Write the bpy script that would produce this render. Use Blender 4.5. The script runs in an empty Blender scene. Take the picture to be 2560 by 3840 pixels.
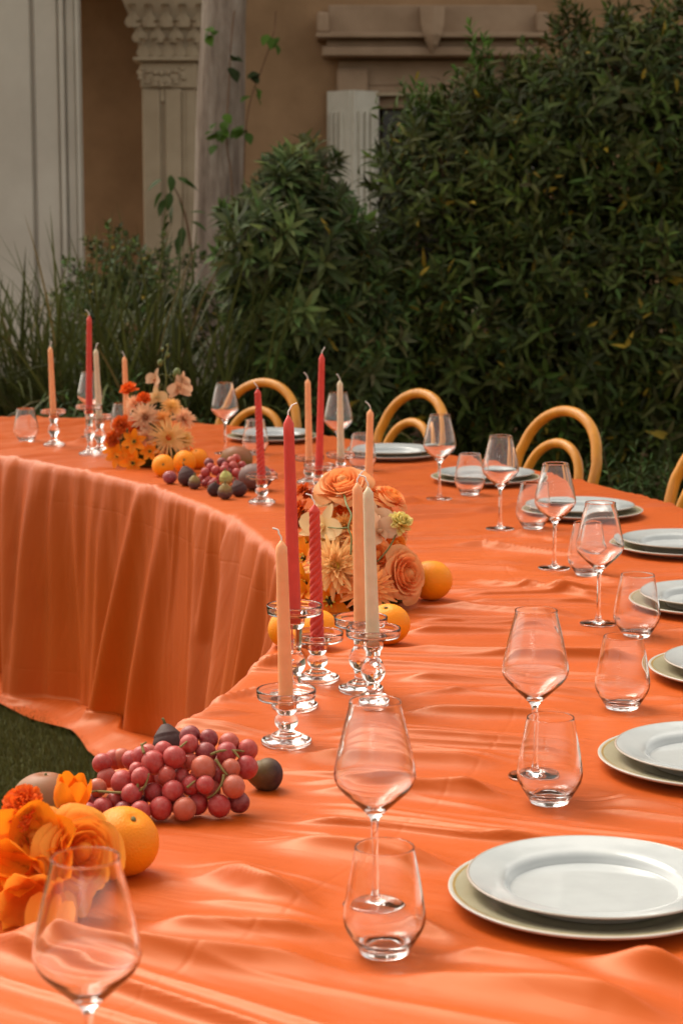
import bpy, math, random
import numpy as np
from mathutils import Vector, Matrix, Quaternion

random.seed(7); RNG = np.random.default_rng(11)
R_ = math.radians
SC = bpy.context.scene
COL = SC.collection

# ------------------------------------------------------------------ camera
F_PX, CX, CY = 7450.0, 1280.0, 1920.0            # focal length and centre in photograph pixels (2560 x 3840)
PITCH = math.atan(1084.0 / F_PX); CAM_Z = 1.479
cam_data = bpy.data.cameras.new('camera'); cam = bpy.data.objects.new('camera', cam_data); COL.objects.link(cam)
cam_data.sensor_fit = 'VERTICAL'; cam_data.sensor_height = 36.0; cam_data.sensor_width = 24.0
cam_data.lens = 36.0 * F_PX / 3840.0
cam_data.clip_start = 0.05; cam_data.clip_end = 500
cam.location = (0, 0, CAM_Z); cam.rotation_euler = (math.pi / 2 - PITCH, 0, 0)
cam_data.dof.use_dof = True; cam_data.dof.focus_distance = 3.0; cam_data.dof.aperture_fstop = 10.0
SC.camera = cam

# ------------------------------------------------------------------ sky, sun, exposure
SUN_EL, SUN_AZ = 52.0, -36.0                      # azimuth from +Y towards +X
w = bpy.data.worlds.new('World'); SC.world = w; w.use_nodes = True
nt = w.node_tree; nt.nodes.clear()
sky = nt.nodes.new('ShaderNodeTexSky'); sky.sky_type = 'NISHITA'; sky.sun_disc = False
sky.sun_elevation = R_(SUN_EL); sky.sun_rotation = R_(SUN_AZ); sky.air_density = 1.0; sky.dust_density = 4.0; sky.ozone_density = 1.0
hs = nt.nodes.new('ShaderNodeHueSaturation'); hs.inputs['Saturation'].default_value = 0.22
mx = nt.nodes.new('ShaderNodeMixRGB'); mx.blend_type = 'MULTIPLY'; mx.inputs[0].default_value = 1.0
mx.inputs[2].default_value = (1.0, 0.92, 0.79, 1)
bg = nt.nodes.new('ShaderNodeBackground'); bg.inputs['Strength'].default_value = 0.15
wo = nt.nodes.new('ShaderNodeOutputWorld')
nt.links.new(sky.outputs[0], hs.inputs['Color']); nt.links.new(hs.outputs[0], mx.inputs[1])
nt.links.new(mx.outputs[0], bg.inputs['Color']); nt.links.new(bg.outputs[0], wo.inputs['Surface'])
sd = bpy.data.lights.new('sun', 'SUN'); sd.energy = 0.85; sd.angle = R_(38); sd.color = (1.0, 0.95, 0.87)
sun = bpy.data.objects.new('sun', sd); COL.objects.link(sun)
_d = Vector((math.sin(R_(SUN_AZ)) * math.cos(R_(SUN_EL)), math.cos(R_(SUN_AZ)) * math.cos(R_(SUN_EL)), math.sin(R_(SUN_EL))))
sun.rotation_mode = 'QUATERNION'; sun.rotation_quaternion = _d.to_track_quat('Z', 'Y')
SC.view_settings.view_transform = 'Standard'; SC.view_settings.look = 'None'
SC.view_settings.exposure = 1.1; SC.view_settings.gamma = 1.0
SC.cycles.use_denoising = True
SC.cycles.max_bounces = 14; SC.cycles.transmission_bounces = 14; SC.cycles.transparent_max_bounces = 16
SC.cycles.blur_glossy = 0.6

# ------------------------------------------------------------------ helpers
def ray(px, py):
    u = (px - CX) / F_PX; v = (py - CY) / F_PX
    return Vector((u, math.cos(PITCH) - v * math.sin(PITCH), -math.sin(PITCH) - v * math.cos(PITCH)))
CAMP = Vector((0, 0, CAM_Z))
def at(px, py, h=0.75):                            # photograph point -> point on the level plane z = h
    d = ray(px, py); t = (h - CAM_Z) / d.z
    return CAMP + d * t
def atY(px, py, Y):                                # photograph point -> point on the upright plane y = Y
    d = ray(px, py); return CAMP + d * (Y / d.y)
MISS = [False]
def mound_hit(px, py, c, ax):                      # photograph point -> front surface of an ellipsoidal heap
    d = ray(px, py); A = Vector(ax); o = CAMP - Vector(c)
    o2 = Vector((o.x / A.x, o.y / A.y, o.z / A.z)); d2 = Vector((d.x / A.x, d.y / A.y, d.z / A.z))
    a = d2.dot(d2); b = 2 * o2.dot(d2); q = b * b - 4 * a * (o2.dot(o2) - 1)
    t = (-b - math.sqrt(q)) / (2 * a) if q > 0 else -b / (2 * a)
    MISS[0] = q <= 0
    return CAMP + d * t

def mesh(name, V, Fc, m, parent=None, smooth=True, loc=None, uv=None, tint=None):
    me = bpy.data.meshes.new(name); me.from_pydata([tuple(v) for v in V], [], [tuple(f) for f in Fc])
    return link(name, me, m, parent, smooth, loc)
def link(name, me, m, parent=None, smooth=True, loc=None):
    if m is not None and not me.materials: me.materials.append(m)
    if smooth and len(me.polygons): me.polygons.foreach_set('use_smooth', [True] * len(me.polygons))
    me.update()
    o = bpy.data.objects.new(name, me); COL.objects.link(o)
    if parent: o.parent = parent
    if loc is not None: o.location = loc
    return o
def npmesh(name, V, Fq, m, parent=None, smooth=True, uv=None, tint=None, loc=None):
    V = np.asarray(V, dtype=np.float32); Fq = np.asarray(Fq, dtype=np.int32); k = Fq.shape[1]
    me = bpy.data.meshes.new(name)
    me.vertices.add(len(V)); me.vertices.foreach_set('co', V.ravel())
    me.loops.add(Fq.size); me.loops.foreach_set('vertex_index', Fq.ravel())
    me.polygons.add(len(Fq)); me.polygons.foreach_set('loop_start', np.arange(0, Fq.size, k, dtype=np.int32))
    me.polygons.foreach_set('loop_total', np.full(len(Fq), k, dtype=np.int32))
    if uv is not None:
        l = me.uv_layers.new(name='uv'); l.data.foreach_set('uv', np.asarray(uv, dtype=np.float32)[Fq.ravel()].ravel())
    if tint is not None:
        a = me.color_attributes.new('tint', 'FLOAT_COLOR', 'POINT'); t = np.ones((len(V), 4), dtype=np.float32)
        t[:, :3] = np.asarray(tint, dtype=np.float32); a.data.foreach_set('color', t.ravel())
    me.update(calc_edges=True); me.validate()
    return link(name, me, m, parent, smooth, loc)
def empty(name, loc, rz=0.0, label=None, cat=None, group=None):
    o = bpy.data.objects.new(name, None); COL.objects.link(o); o.location = loc; o.rotation_euler = (0, 0, rz)
    o.empty_display_size = 0.05
    tag(o, label, cat, group); return o
def tag(o, label=None, cat=None, group=None, kind=None):
    if label: o['label'] = label
    if cat: o['category'] = cat
    if group: o['group'] = group
    if kind: o['kind'] = kind
    return o
def box(x0, x1, y0, y1, z0, z1, bv=0.0):
    V = [(x0, y0, z0), (x1, y0, z0), (x1, y1, z0), (x0, y1, z0), (x0, y0, z1), (x1, y0, z1), (x1, y1, z1), (x0, y1, z1)]
    return V, [(0, 3, 2, 1), (4, 5, 6, 7), (0, 1, 5, 4), (1, 2, 6, 5), (2, 3, 7, 6), (3, 0, 4, 7)]
def join(parts):
    V, Fc = [], []
    for v, f in parts:
        n = len(V); V += list(v); Fc += [tuple(i + n for i in q) for q in f]
    return V, Fc
def bxo(name, dims, m, parent=None, bevel=0.006):
    V, Fc = box(*dims); o = mesh(name, V, Fc, m, parent, smooth=False)
    if bevel:
        b = o.modifiers.new('bevel', 'BEVEL'); b.width = bevel; b.segments = 2
    return o
def lathe(prof, seg=48):
    V, Fc = [], []; n = len(prof)
    rings = []
    for (r, z) in prof:
        if r < 1e-6: V.append((0, 0, z)); rings.append([len(V) - 1])
        else:
            s = len(V); V += [(r * math.cos(2 * math.pi * k / seg), r * math.sin(2 * math.pi * k / seg), z) for k in range(seg)]
            rings.append(list(range(s, s + seg)))
    for i in range(n - 1):
        a, b = rings[i], rings[i + 1]
        if len(a) == 1 and len(b) == 1: continue
        for k in range(seg):
            k2 = (k + 1) % seg
            if len(a) == 1: Fc.append((a[0], b[k2], b[k]))
            elif len(b) == 1: Fc.append((a[k], a[k2], b[0]))
            else: Fc.append((a[k], a[k2], b[k2], b[k]))
    return V, Fc
def smooth_prof(pts, n=4):                         # Catmull-Rom through profile points
    out = []
    P = [pts[0]] + list(pts) + [pts[-1]]
    for i in range(1, len(P) - 2):
        p0, p1, p2, p3 = (np.array(P[j], float) for j in (i - 1, i, i + 1, i + 2))
        for k in range(n):
            t = k / n
            q = 0.5 * ((2 * p1) + (p2 - p0) * t + (2 * p0 - 5 * p1 + 4 * p2 - p3) * t * t + (-p0 + 3 * p1 - 3 * p2 + p3) * t ** 3)
            out.append((max(0.0, q[0]),) + tuple(q[1:]))
    out.append(tuple(pts[-1])); return out
def spline(pts, n=6):
    out = []; P = [pts[0]] + list(pts) + [pts[-1]]
    for i in range(1, len(P) - 2):
        p0, p1, p2, p3 = (np.array(P[j], float) for j in (i - 1, i, i + 1, i + 2))
        for k in range(n):
            t = k / n
            out.append(0.5 * ((2 * p1) + (p2 - p0) * t + (2 * p0 - 5 * p1 + 4 * p2 - p3) * t * t + (-p0 + 3 * p1 - 3 * p2 + p3) * t ** 3))
    out.append(np.array(pts[-1], float)); return out
def tube(pts, rad, seg=8, caps=True):
    pts = [Vector(p) for p in pts]; n = len(pts)
    if not hasattr(rad, '__len__'): rad = [rad] * n
    V, Fc = [], []
    up = Vector((0, 0, 1)); t0 = (pts[1] - pts[0]).normalized()
    nrm = t0.orthogonal().normalized()
    for i in range(n):
        t = (pts[min(i + 1, n - 1)] - pts[max(i - 1, 0)]).normalized()
        nrm = (nrm - t * nrm.dot(t)).normalized(); b = t.cross(nrm)
        for k in range(seg):
            a = 2 * math.pi * k / seg
            V.append(tuple(pts[i] + (nrm * math.cos(a) + b * math.sin(a)) * rad[i]))
    for i in range(n - 1):
        for k in range(seg):
            k2 = (k + 1) % seg
            Fc.append((i * seg + k, i * seg + k2, (i + 1) * seg + k2, (i + 1) * seg + k))
    if caps: Fc.append(tuple(range(seg - 1, -1, -1))); Fc.append(tuple((n - 1) * seg + k for k in range(seg)))
    return V, Fc
def vnoise(x, y, seed=0, n=64):                    # smooth value noise, numpy
    g = np.random.default_rng(seed).uniform(-1, 1, (n, n))
    xi = np.floor(x).astype(int); yi = np.floor(y).astype(int); fx = x - xi; fy = y - yi
    fx = fx * fx * (3 - 2 * fx); fy = fy * fy * (3 - 2 * fy)
    a = g[xi % n, yi % n]; b = g[(xi + 1) % n, yi % n]; c = g[xi % n, (yi + 1) % n]; d = g[(xi + 1) % n, (yi + 1) % n]
    return (a * (1 - fx) + b * fx) * (1 - fy) + (c * (1 - fx) + d * fx) * fy

# ------------------------------------------------------------------ materials
def newmat(name):
    m = bpy.data.materials.new(name); m.use_nodes = True; t = m.node_tree
    return m, t, t.nodes['Principled BSDF']
def node(t, kind, **kw):
    n = t.nodes.new(kind)
    for k, v in kw.items():
        if k in n.inputs: n.inputs[k].default_value = v
        else: setattr(n, k, v)
    return n
def ramp(t, src, stops):
    r = t.nodes.new('ShaderNodeValToRGB'); e = r.color_ramp.elements
    while len(e) < len(stops): e.new(0.5)
    for i, (p, c) in enumerate(stops): e[i].position = p; e[i].color = (*c, 1)
    t.links.new(src, r.inputs['Fac']); return r.outputs['Color']
def noise(t, scale, detail=3.0, rough=0.5, coord='Object', stretch=None):
    tc = t.nodes.new('ShaderNodeTexCoord'); n = node(t, 'ShaderNodeTexNoise', Scale=scale, Detail=detail, Roughness=rough)
    src = tc.outputs[coord]
    if stretch:
        mp = t.nodes.new('ShaderNodeMapping'); mp.inputs['Scale'].default_value = stretch
        t.links.new(src, mp.inputs['Vector']); src = mp.outputs[0]
    t.links.new(src, n.inputs['Vector']); return n.outputs['Fac']
def bump(t, b, src, strength=0.2, dist=0.01):
    n = node(t, 'ShaderNodeBump', Strength=strength, Distance=dist); t.links.new(src, n.inputs['Height'])
    t.links.new(n.outputs[0], b.inputs['Normal']); return n
def simple(name, c0, c1, scale=8.0, rough=0.6, spec=0.4, bstr=0.0, bscale=60.0, bdist=0.004, rnd=0.0, transl=0.0, stretch=None, stops=(0.3, 0.7), detail=4.0):
    m, t, b = newmat(name)
    col = ramp(t, noise(t, scale, detail, 0.6, stretch=stretch), [(stops[0], c0), (stops[1], c1)])
    if rnd:
        oi = t.nodes.new('ShaderNodeObjectInfo'); h = node(t, 'ShaderNodeHueSaturation')
        mr = node(t, 'ShaderNodeMapRange'); mr.inputs[3].default_value = 1 - rnd; mr.inputs[4].default_value = 1 + rnd
        t.links.new(oi.outputs['Random'], mr.inputs[0]); t.links.new(mr.outputs[0], h.inputs['Value'])
        t.links.new(col, h.inputs['Color']); col = h.outputs[0]
    t.links.new(col, b.inputs['Base Color']); b.inputs['Roughness'].default_value = rough
    b.inputs['Specular IOR Level'].default_value = spec
    if bstr: bump(t, b, noise(t, bscale, 4), bstr, bdist)
    if transl:
        tr = t.nodes.new('ShaderNodeBsdfTranslucent'); t.links.new(col, tr.inputs['Color'])
        ms = t.nodes.new('ShaderNodeMixShader'); ms.inputs[0].default_value = transl
        t.links.new(b.outputs[0], ms.inputs[1]); t.links.new(tr.outputs[0], ms.inputs[2])
        t.links.new(ms.outputs[0], t.nodes['Material Output'].inputs['Surface'])
    return m
def glass_mat(name, rough=0.0, tint=(1, 1, 1)):
    m, t, b = newmat(name); b.inputs['Base Color'].default_value = (*tint, 1)
    b.inputs['Transmission Weight'].default_value = 1.0; b.inputs['IOR'].default_value = 1.5
    b.inputs['Roughness'].default_value = rough; return m
M = {}
M['glass'] = glass_mat('clear_glass', 0.0, (1, 1, 1))
M['holder_glass'] = glass_mat('pressed_glass', 0.015, (0.99, 0.99, 0.99))

def cloth_material():
    m, t, b = newmat('orange_satin')
    tc = t.nodes.new('ShaderNodeTexCoord')
    n1 = node(t, 'ShaderNodeTexNoise', Scale=2.2, Detail=3.0); t.links.new(tc.outputs['Object'], n1.inputs['Vector'])
    col = ramp(t, n1.outputs['Fac'], [(0.3, (0.43, 0.062, 0.003)), (0.7, (0.50, 0.080, 0.0045))])
    t.links.new(col, b.inputs['Base Color'])
    b.inputs['Roughness'].default_value = 0.45; b.inputs['Specular IOR Level'].default_value = 0.44
    b.inputs['Specular Tint'].default_value = (1.0, 0.74, 0.42, 1)
    b.inputs['Sheen Weight'].default_value = 0.04; b.inputs['Sheen Roughness'].default_value = 0.35
    b.inputs['Sheen Tint'].default_value = (1.0, 0.55, 0.30, 1)
    mp = t.nodes.new('ShaderNodeMapping'); mp.inputs['Scale'].default_value = (16, 3.2, 1)
    t.links.new(tc.outputs['UV'], mp.inputs['Vector'])
    n2 = node(t, 'ShaderNodeTexNoise', Scale=1.0, Detail=3.0, Roughness=0.45); n2.noise_dimensions = '2D'
    t.links.new(mp.outputs[0], n2.inputs['Vector'])
    mp3 = t.nodes.new('ShaderNodeMapping'); mp3.inputs['Scale'].default_value = (900, 900, 1)
    t.links.new(tc.outputs['UV'], mp3.inputs['Vector'])
    n3 = node(t, 'ShaderNodeTexNoise', Scale=1.0, Detail=1.0); n3.noise_dimensions = '2D'; t.links.new(mp3.outputs[0], n3.inputs['Vector'])
    mpr = t.nodes.new('ShaderNodeMapping'); mpr.inputs['Scale'].default_value = (5.5, 1.1, 1); t.links.new(tc.outputs['UV'], mpr.inputs['Vector'])
    nr_ = node(t, 'ShaderNodeTexNoise', Scale=1.0, Detail=4.0, Roughness=0.5); nr_.noise_dimensions = '2D'; t.links.new(mpr.outputs[0], nr_.inputs['Vector'])
    r1_ = node(t, 'ShaderNodeMath', operation='SUBTRACT'); r1_.inputs[1].default_value = .5; t.links.new(nr_.outputs['Fac'], r1_.inputs[0])
    r2_ = node(t, 'ShaderNodeMath', operation='ABSOLUTE'); t.links.new(r1_.outputs[0], r2_.inputs[0])
    b0 = node(t, 'ShaderNodeBump', Strength=0.42, Distance=0.03); t.links.new(r2_.outputs[0], b0.inputs['Height'])
    b1 = node(t, 'ShaderNodeBump', Strength=0.08, Distance=0.012); t.links.new(n2.outputs['Fac'], b1.inputs['Height']); t.links.new(b0.outputs[0], b1.inputs['Normal'])
    spu = t.nodes.new('ShaderNodeSeparateXYZ'); t.links.new(tc.outputs['UV'], spu.inputs[0])
    def crease(chan, period, offs, wdt):              # pressed fold lines left from the packet
        wn_ = node(t, 'ShaderNodeTexNoise', Scale=2.0, Detail=2.0); t.links.new(tc.outputs['UV'], wn_.inputs['Vector'])
        a1 = node(t, 'ShaderNodeMath', operation='MULTIPLY_ADD'); a1.inputs[1].default_value = .05; t.links.new(wn_.outputs['Fac'], a1.inputs[0]); t.links.new(spu.outputs[chan], a1.inputs[2])
        a2 = node(t, 'ShaderNodeMath', operation='ADD'); a2.inputs[1].default_value = offs; t.links.new(a1.outputs[0], a2.inputs[0])
        a3 = node(t, 'ShaderNodeMath', operation='PINGPONG'); a3.inputs[1].default_value = period / 2; t.links.new(a2.outputs[0], a3.inputs[0])
        a4 = node(t, 'ShaderNodeMapRange'); a4.inputs[2].default_value = wdt; t.links.new(a3.outputs[0], a4.inputs[0]); return a4.outputs[0]
    cm = node(t, 'ShaderNodeMath', operation='MULTIPLY'); t.links.new(crease('X', .62, .1, .005), cm.inputs[0]); t.links.new(crease('Y', .58, .10, .005), cm.inputs[1])
    bc = node(t, 'ShaderNodeBump', Strength=0.2, Distance=0.0016); t.links.new(cm.outputs[0], bc.inputs['Height']); t.links.new(b1.outputs[0], bc.inputs['Normal'])
    b2 = node(t, 'ShaderNodeBump', Strength=0.12, Distance=0.0008); t.links.new(n3.outputs['Fac'], b2.inputs['Height'])
    t.links.new(bc.outputs[0], b2.inputs['Normal']); t.links.new(b2.outputs[0], b.inputs['Normal'])
    return m
M['cloth'] = cloth_material()

def leaf_material(name, gloss=0.4, transl=0.25):
    m, t, b = newmat(name)
    at_ = node(t, 'ShaderNodeAttribute', attribute_name='tint')
    t.links.new(at_.outputs['Color'], b.inputs['Base Color'])
    b.inputs['Roughness'].default_value = gloss; b.inputs['Specular IOR Level'].default_value = 0.18
    tr = t.nodes.new('ShaderNodeBsdfTranslucent'); t.links.new(at_.outputs['Color'], tr.inputs['Color'])
    ms = t.nodes.new('ShaderNodeMixShader'); ms.inputs[0].default_value = transl
    t.links.new(b.outputs[0], ms.inputs[1]); t.links.new(tr.outputs[0], ms.inputs[2])
    t.links.new(ms.outputs[0], t.nodes['Material Output'].inputs['Surface']); return m
M['leaf'] = leaf_material('shrub_leaf', 0.55, 0.3)
M['blade'] = leaf_material('strap_leaf', 0.5, 0.2)
M['bark_twig'] = simple('twig_bark', (0.11, 0.06, 0.035), (0.24, 0.13, 0.075), 30, 0.9, 0.1)

# ==================================================================== THE SETTING
# ---- ground and lawn
gm, t_, b_ = newmat('lawn_soil')
t_.links.new(ramp(t_, noise(t_, 5.0, 6, 0.7), [(0.3, (0.035, 0.036, 0.012)), (0.7, (0.070, 0.070, 0.022))]), b_.inputs['Base Color'])
b_.inputs['Roughness'].default_value = 0.95; b_.inputs['Specular IOR Level'].default_value = 0.1
bump(t_, b_, noise(t_, 120, 4), 0.6, 0.02)
V, Fc = [], []
g = 40
for j in range(g + 1):
    for i in range(g + 1): V.append((-100 + 200 * i / g, -60 + 200 * j / g, 0))
for j in range(g):
    for i in range(g): k = j * (g + 1) + i; Fc.append((k, k + 1, k + g + 2, k + g + 1))
tag(mesh('ground', V, Fc, gm, smooth=False), kind='structure')
# planting bed behind the table: bare earth with leaf litter
bm_ = simple('bed_soil', (0.05, 0.028, 0.018), (0.16, 0.085, 0.055), 14, 0.95, 0.1, 0.8, 40, 0.03)
V, Fc = [], []
for j in range(31):
    for i in range(61):
        x, y = -6 + 12 * i / 60, 7.85 + 6 * j / 30
        e = min(1, j / 2) 
        V.append((x, y + (0.25 * math.sin(x * 1.3) if j == 0 else 0), 0.004 + e * (0.03 + 0.02 * math.sin(x * 3.1 + y * 2) * math.cos(y * 4.3 - x))))
for j in range(30):
    for i in range(60): k = j * 61 + i; Fc.append((k, k + 1, k + 62, k + 61))
tag(mesh('planting_bed', V, Fc, bm_), kind='structure')
# lawn blades where the turf shows left of the table
n = 70000
bx = RNG.uniform(-1.9, -0.35, n); by = RNG.uniform(4.3, 6.6, n)
ok = np.hypot(bx + 3.6, by - 3.8) < 3.52
bx, by = bx[ok], by[ok]; n = len(bx)
an = RNG.uniform(0, 6.283, n); hgt = RNG.uniform(0.012, 0.03, n); lean = RNG.uniform(0, 0.016, n); la = RNG.uniform(0, 6.283, n); wd = 0.0016
V = np.empty((n, 3, 3), np.float32)
V[:, 0] = np.stack([bx - wd * np.cos(an), by - wd * np.sin(an), np.full(n, 0.0)], 1)
V[:, 1] = np.stack([bx + wd * np.cos(an), by + wd * np.sin(an), np.full(n, 0.0)], 1)
V[:, 2] = np.stack([bx + lean * np.cos(la), by + lean * np.sin(la), hgt], 1)
c = np.array([0.075, 0.078, 0.020]) * RNG.uniform(0.55, 1.5, (n, 1)) * np.array([1, 1, 1]) + RNG.uniform(0, 0.012, (n, 1)) * np.array([1.4, 0.9, 0.2])
o = npmesh('lawn_grass', V.reshape(-1, 3), np.arange(3 * n).reshape(-1, 3), M['blade'], smooth=False, tint=np.repeat(c, 3, 0))
tag(o, 'short dark green turf beside the hem of the orange tablecloth', 'grass', kind='stuff')

# ---- the villa facade
FY = 14.0
def fx(px, Y=FY): return atY(px, 836, Y).x
def fz(py, Y=FY): return atY(1280, py, Y).z
M['wall'] = simple('ochre_render', (0.28, 0.168, 0.090), (0.43, 0.265, 0.148), 2.2, 0.92, 0.15, 0.35, 60, 0.006, detail=12)
M['stone'] = simple('pale_stone', (0.40, 0.31, 0.21), (0.50, 0.40, 0.28), 3.0, 0.85, 0.2, 0.3, 70, 0.004, detail=8)
M['white_stone'] = simple('white_painted_stone', (0.50, 0.45, 0.38), (0.60, 0.55, 0.47), 2.0, 0.8, 0.2, 0.25, 40, 0.004, detail=8)
M['trim'] = simple('brown_stone_trim', (0.32, 0.215, 0.14), (0.43, 0.30, 0.205), 4.0, 0.85, 0.2, 0.3, 70, 0.004, detail=8)
M['shutter'] = simple('weathered_white_paint', (0.60, 0.56, 0.47), (0.72, 0.68, 0.59), 6.0, 0.6, 0.3, 0.15, 60, 0.002)
m, t, b = newmat('window_glass'); b.inputs['Base Color'].default_value = (0.02, 0.018, 0.016, 1); b.inputs['Roughness'].default_value = 0.08
M['pane'] = m
M['dark'] = simple('dark_timber', (0.03, 0.022, 0.016), (0.05, 0.035, 0.025), 8, 0.7, 0.2)

B = empty('villa', (fx(1000), FY, 0), 0, 'ochre rendered villa with carved pilaster and shuttered window behind the shrubs', 'building')
def bb(name, x0, x1, y0, y1, z0, z1, m, parent=B, bevel=0.008):     # villa boxes in world coordinates
    off = Vector((0, 0, 0)); p = parent
    while p: off += Vector(p.location); p = p.parent
    return bxo(name, (x0 - off.x, x1 - off.x, y0 - off.y, y1 - off.y, z0 - off.z, z1 - off.z), m, parent, bevel)
HT = 7.0
wx0, wx1 = fx(1410), fx(1935); wzt = fz(362); wzb = 0.9
bb('wall', fx(700), wx0, FY, FY + 0.4, 0, HT, M['wall'], bevel=0)
bb('wall', wx1, fx(2560) + 5, FY, FY + 0.4, 0, HT, M['wall'], bevel=0)
bb('wall', wx0, wx1, FY + 0.002, FY + 0.4, wzt, HT, M['wall'], bevel=0)
bb('wall', wx0, wx1, FY + 0.002, FY + 0.4, 0, wzb, M['wall'], bevel=0)
# recessed porch: back wall, ceiling, side returns
bb('porch_wall', fx(-900), fx(720), FY + 1.5, FY + 1.8, 0, HT, M['wall'], bevel=0)
bb('porch_return', fx(700) , fx(700) + 0.3, FY + 0.4, FY + 1.5, 0, HT, M['wall'], bevel=0)
bb('porch_ceiling', fx(-900), fx(700), FY - 0.1, FY + 1.5, 3.35, 3.6, M['wall'], bevel=0)
bb('upper_wall', fx(-900), fx(700), FY - 0.1, FY + 0.3, 3.6, HT, M['wall'], bevel=0)
bb('porch_floor', fx(-900), fx(720), FY - 0.3, FY + 1.5, 0, 0.12, M['stone'], bevel=0.01)
# window: surround, frame, panes
W = bb('window', wx0, wx1, FY + 0.22, FY + 0.26, wzb, wzt, M['dark'], bevel=0)
for k in range(2):
    xa = wx0 + 0.05 + k * (wx1 - wx0) / 2; xb = wx0 - 0.05 + (k + 1) * (wx1 - wx0) / 2
    for q in range(3):
        za = wzb + 0.05 + q * (wzt - wzb) / 3; zb = wzb - 0.02 + (q + 1) * (wzt - wzb) / 3
        bb('pane', xa, xb, FY + 0.205, FY + 0.212, za, zb, M['pane'], B, bevel=0)
bb('window_head', wx0, wx1, FY + 0.02, FY + 0.2, fz(405), wzt, M['trim'])
bb('sill', wx0 - 0.12, wx1 + 0.12, FY - 0.12, FY + 0.2, wzb - 0.08, wzb, M['stone'])
# entablature over the window
bb('frieze', fx(1268), fx(1975), FY - 0.06, FY - 0.001, fz(352), fz(228), M['trim'])
bb('frieze_moulding', fx(1380), fx(1880), FY - 0.075, FY - 0.061, fz(322), fz(312), M['trim'], bevel=0.004)
bb('frieze_moulding', fx(1380), fx(1880), FY - 0.085, FY - 0.061, fz(362), fz(350), M['stone'], bevel=0.004)
bb('corbel', fx(1262), fx(1378), FY - 0.12, FY - 0.062, fz(352), fz(262), M['trim'], bevel=0.02)
bb('corbel', fx(1880), fx(1990), FY - 0.12, FY - 0.062, fz(352), fz(262), M['trim'], bevel=0.02)
bb('cornice', fx(1210), fx(2010), FY - 0.30, FY - 0.001, fz(222), fz(188), M['trim'], bevel=0.01)
bb('cornice', fx(1225), fx(1995), FY - 0.24, FY - 0.001, fz(186), fz(160), M['trim'], bevel=0.01)
bb('cornice', fx(1188), fx(2035), FY - 0.36, FY - 0.001, fz(158), fz(140), M['trim'], bevel=0.008)
bb('blocking_course', fx(1232), fx(1990), FY - 0.20, FY - 0.001, fz(138), fz(30), M['trim'], bevel=0.01)
for px in (1190, 1985):
    bb('corner_block', fx(px), fx(px + 45), FY - 0.30, FY - 0.003, fz(137), fz(60), M['trim'], bevel=0.02)
# keystone ornament hanging over the cornice
kx = fx(1608); bo = B.location
V, Fc = [], []
for (zz, ww, dd) in ((fz(40), 0.085, 0.36), (fz(110), 0.075, 0.41), (fz(150), 0.06, 0.44), (fz(185), 0.035, 0.42), (fz(212), 0.012, 0.36)):
    V += [(kx - ww - bo.x, FY - dd + 0.06 - bo.y, zz), (kx - bo.x, FY - dd - bo.y, zz), (kx + ww - bo.x, FY - dd + 0.06 - bo.y, zz), (kx + ww - bo.x, FY - 0.1 - bo.y, zz), (kx - ww - bo.x, FY - 0.1 - bo.y, zz)]
for i in range(4):
    for k in range(5): Fc.append((i * 5 + k, i * 5 + (k + 1) % 5, (i + 1) * 5 + (k + 1) % 5, (i + 1) * 5 + k))
Fc.append((20, 21, 22, 23, 24)); Fc.append((4, 3, 2, 1, 0))
mesh('keystone', V, Fc, M['trim'], B, smooth=False)
# folded shutters either side of the window
def shutter(xa, xb, xc, y0, y1, y2):
    zt, zb = fz(345), wzb
    for (xs, ys, xe, ye, nm) in ((xa, y0, xb, y1, 'shutter'), (xb, y1, xc, y2, 'shutter')):
        L = math.hypot(xe - xs, ye - ys); ang = math.atan2(ye - ys, xe - xs)
        o = bxo(nm, (0, L, -0.02, 0.02, 0, zt - zb), M['shutter'], B, 0.004)
        o.location = (xs - bo.x, ys - bo.y, zb); o.rotation_euler = (0, 0, ang)
        for k in range(3):
            u = L * (0.18 + 0.22 * k)
            bxo('reeding', (u, u + L * 0.13, -0.045, -0.0201, 0.12, zt - zb - 0.14), M['shutter'], o, 0.005)
        bxo('shutter_edge', (-0.002, 0.012, -0.034, -0.0205, 0.0, zt - zb), M['shutter'], o, 0.004)
shutter(fx(1240), fx(1316), fx(1412), FY - 0.05, FY - 0.20, FY - 0.05)
shutter(fx(1935), fx(1985), fx(2040), FY - 0.05, FY - 0.2, FY - 0.05)
# carved pilaster beside the trunk
PY = FY - 0.35
def px_(p): return fx(p, PY)
pz = lambda p: fz(p, PY)
bb('pilaster', px_(538), px_(738), PY + 0.03, FY + 0.3, 0, pz(330), M['stone'], bevel=0.006)
bb('pilaster_face', px_(540), px_(606), PY, PY + 0.029, 0.2, pz(332), M['stone'], bevel=0.012)
bb('pilaster_face', px_(624), px_(688), PY, PY + 0.029, 0.2, pz(332), M['stone'], bevel=0.012)
bb('pilaster_face', px_(607), px_(623), PY + 0.004, PY + 0.029, pz(382), pz(332), M['stone'], bevel=0.003)
bb('pilaster_fillet', px_(690), px_(697), PY - 0.012, PY + 0.029, 0.2, pz(340), M['stone'], bevel=0.006)
bb('pilaster_base', px_(520), px_(752), PY - 0.06, FY + 0.28, 0, 0.28, M['stone'], bevel=0.02)
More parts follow.
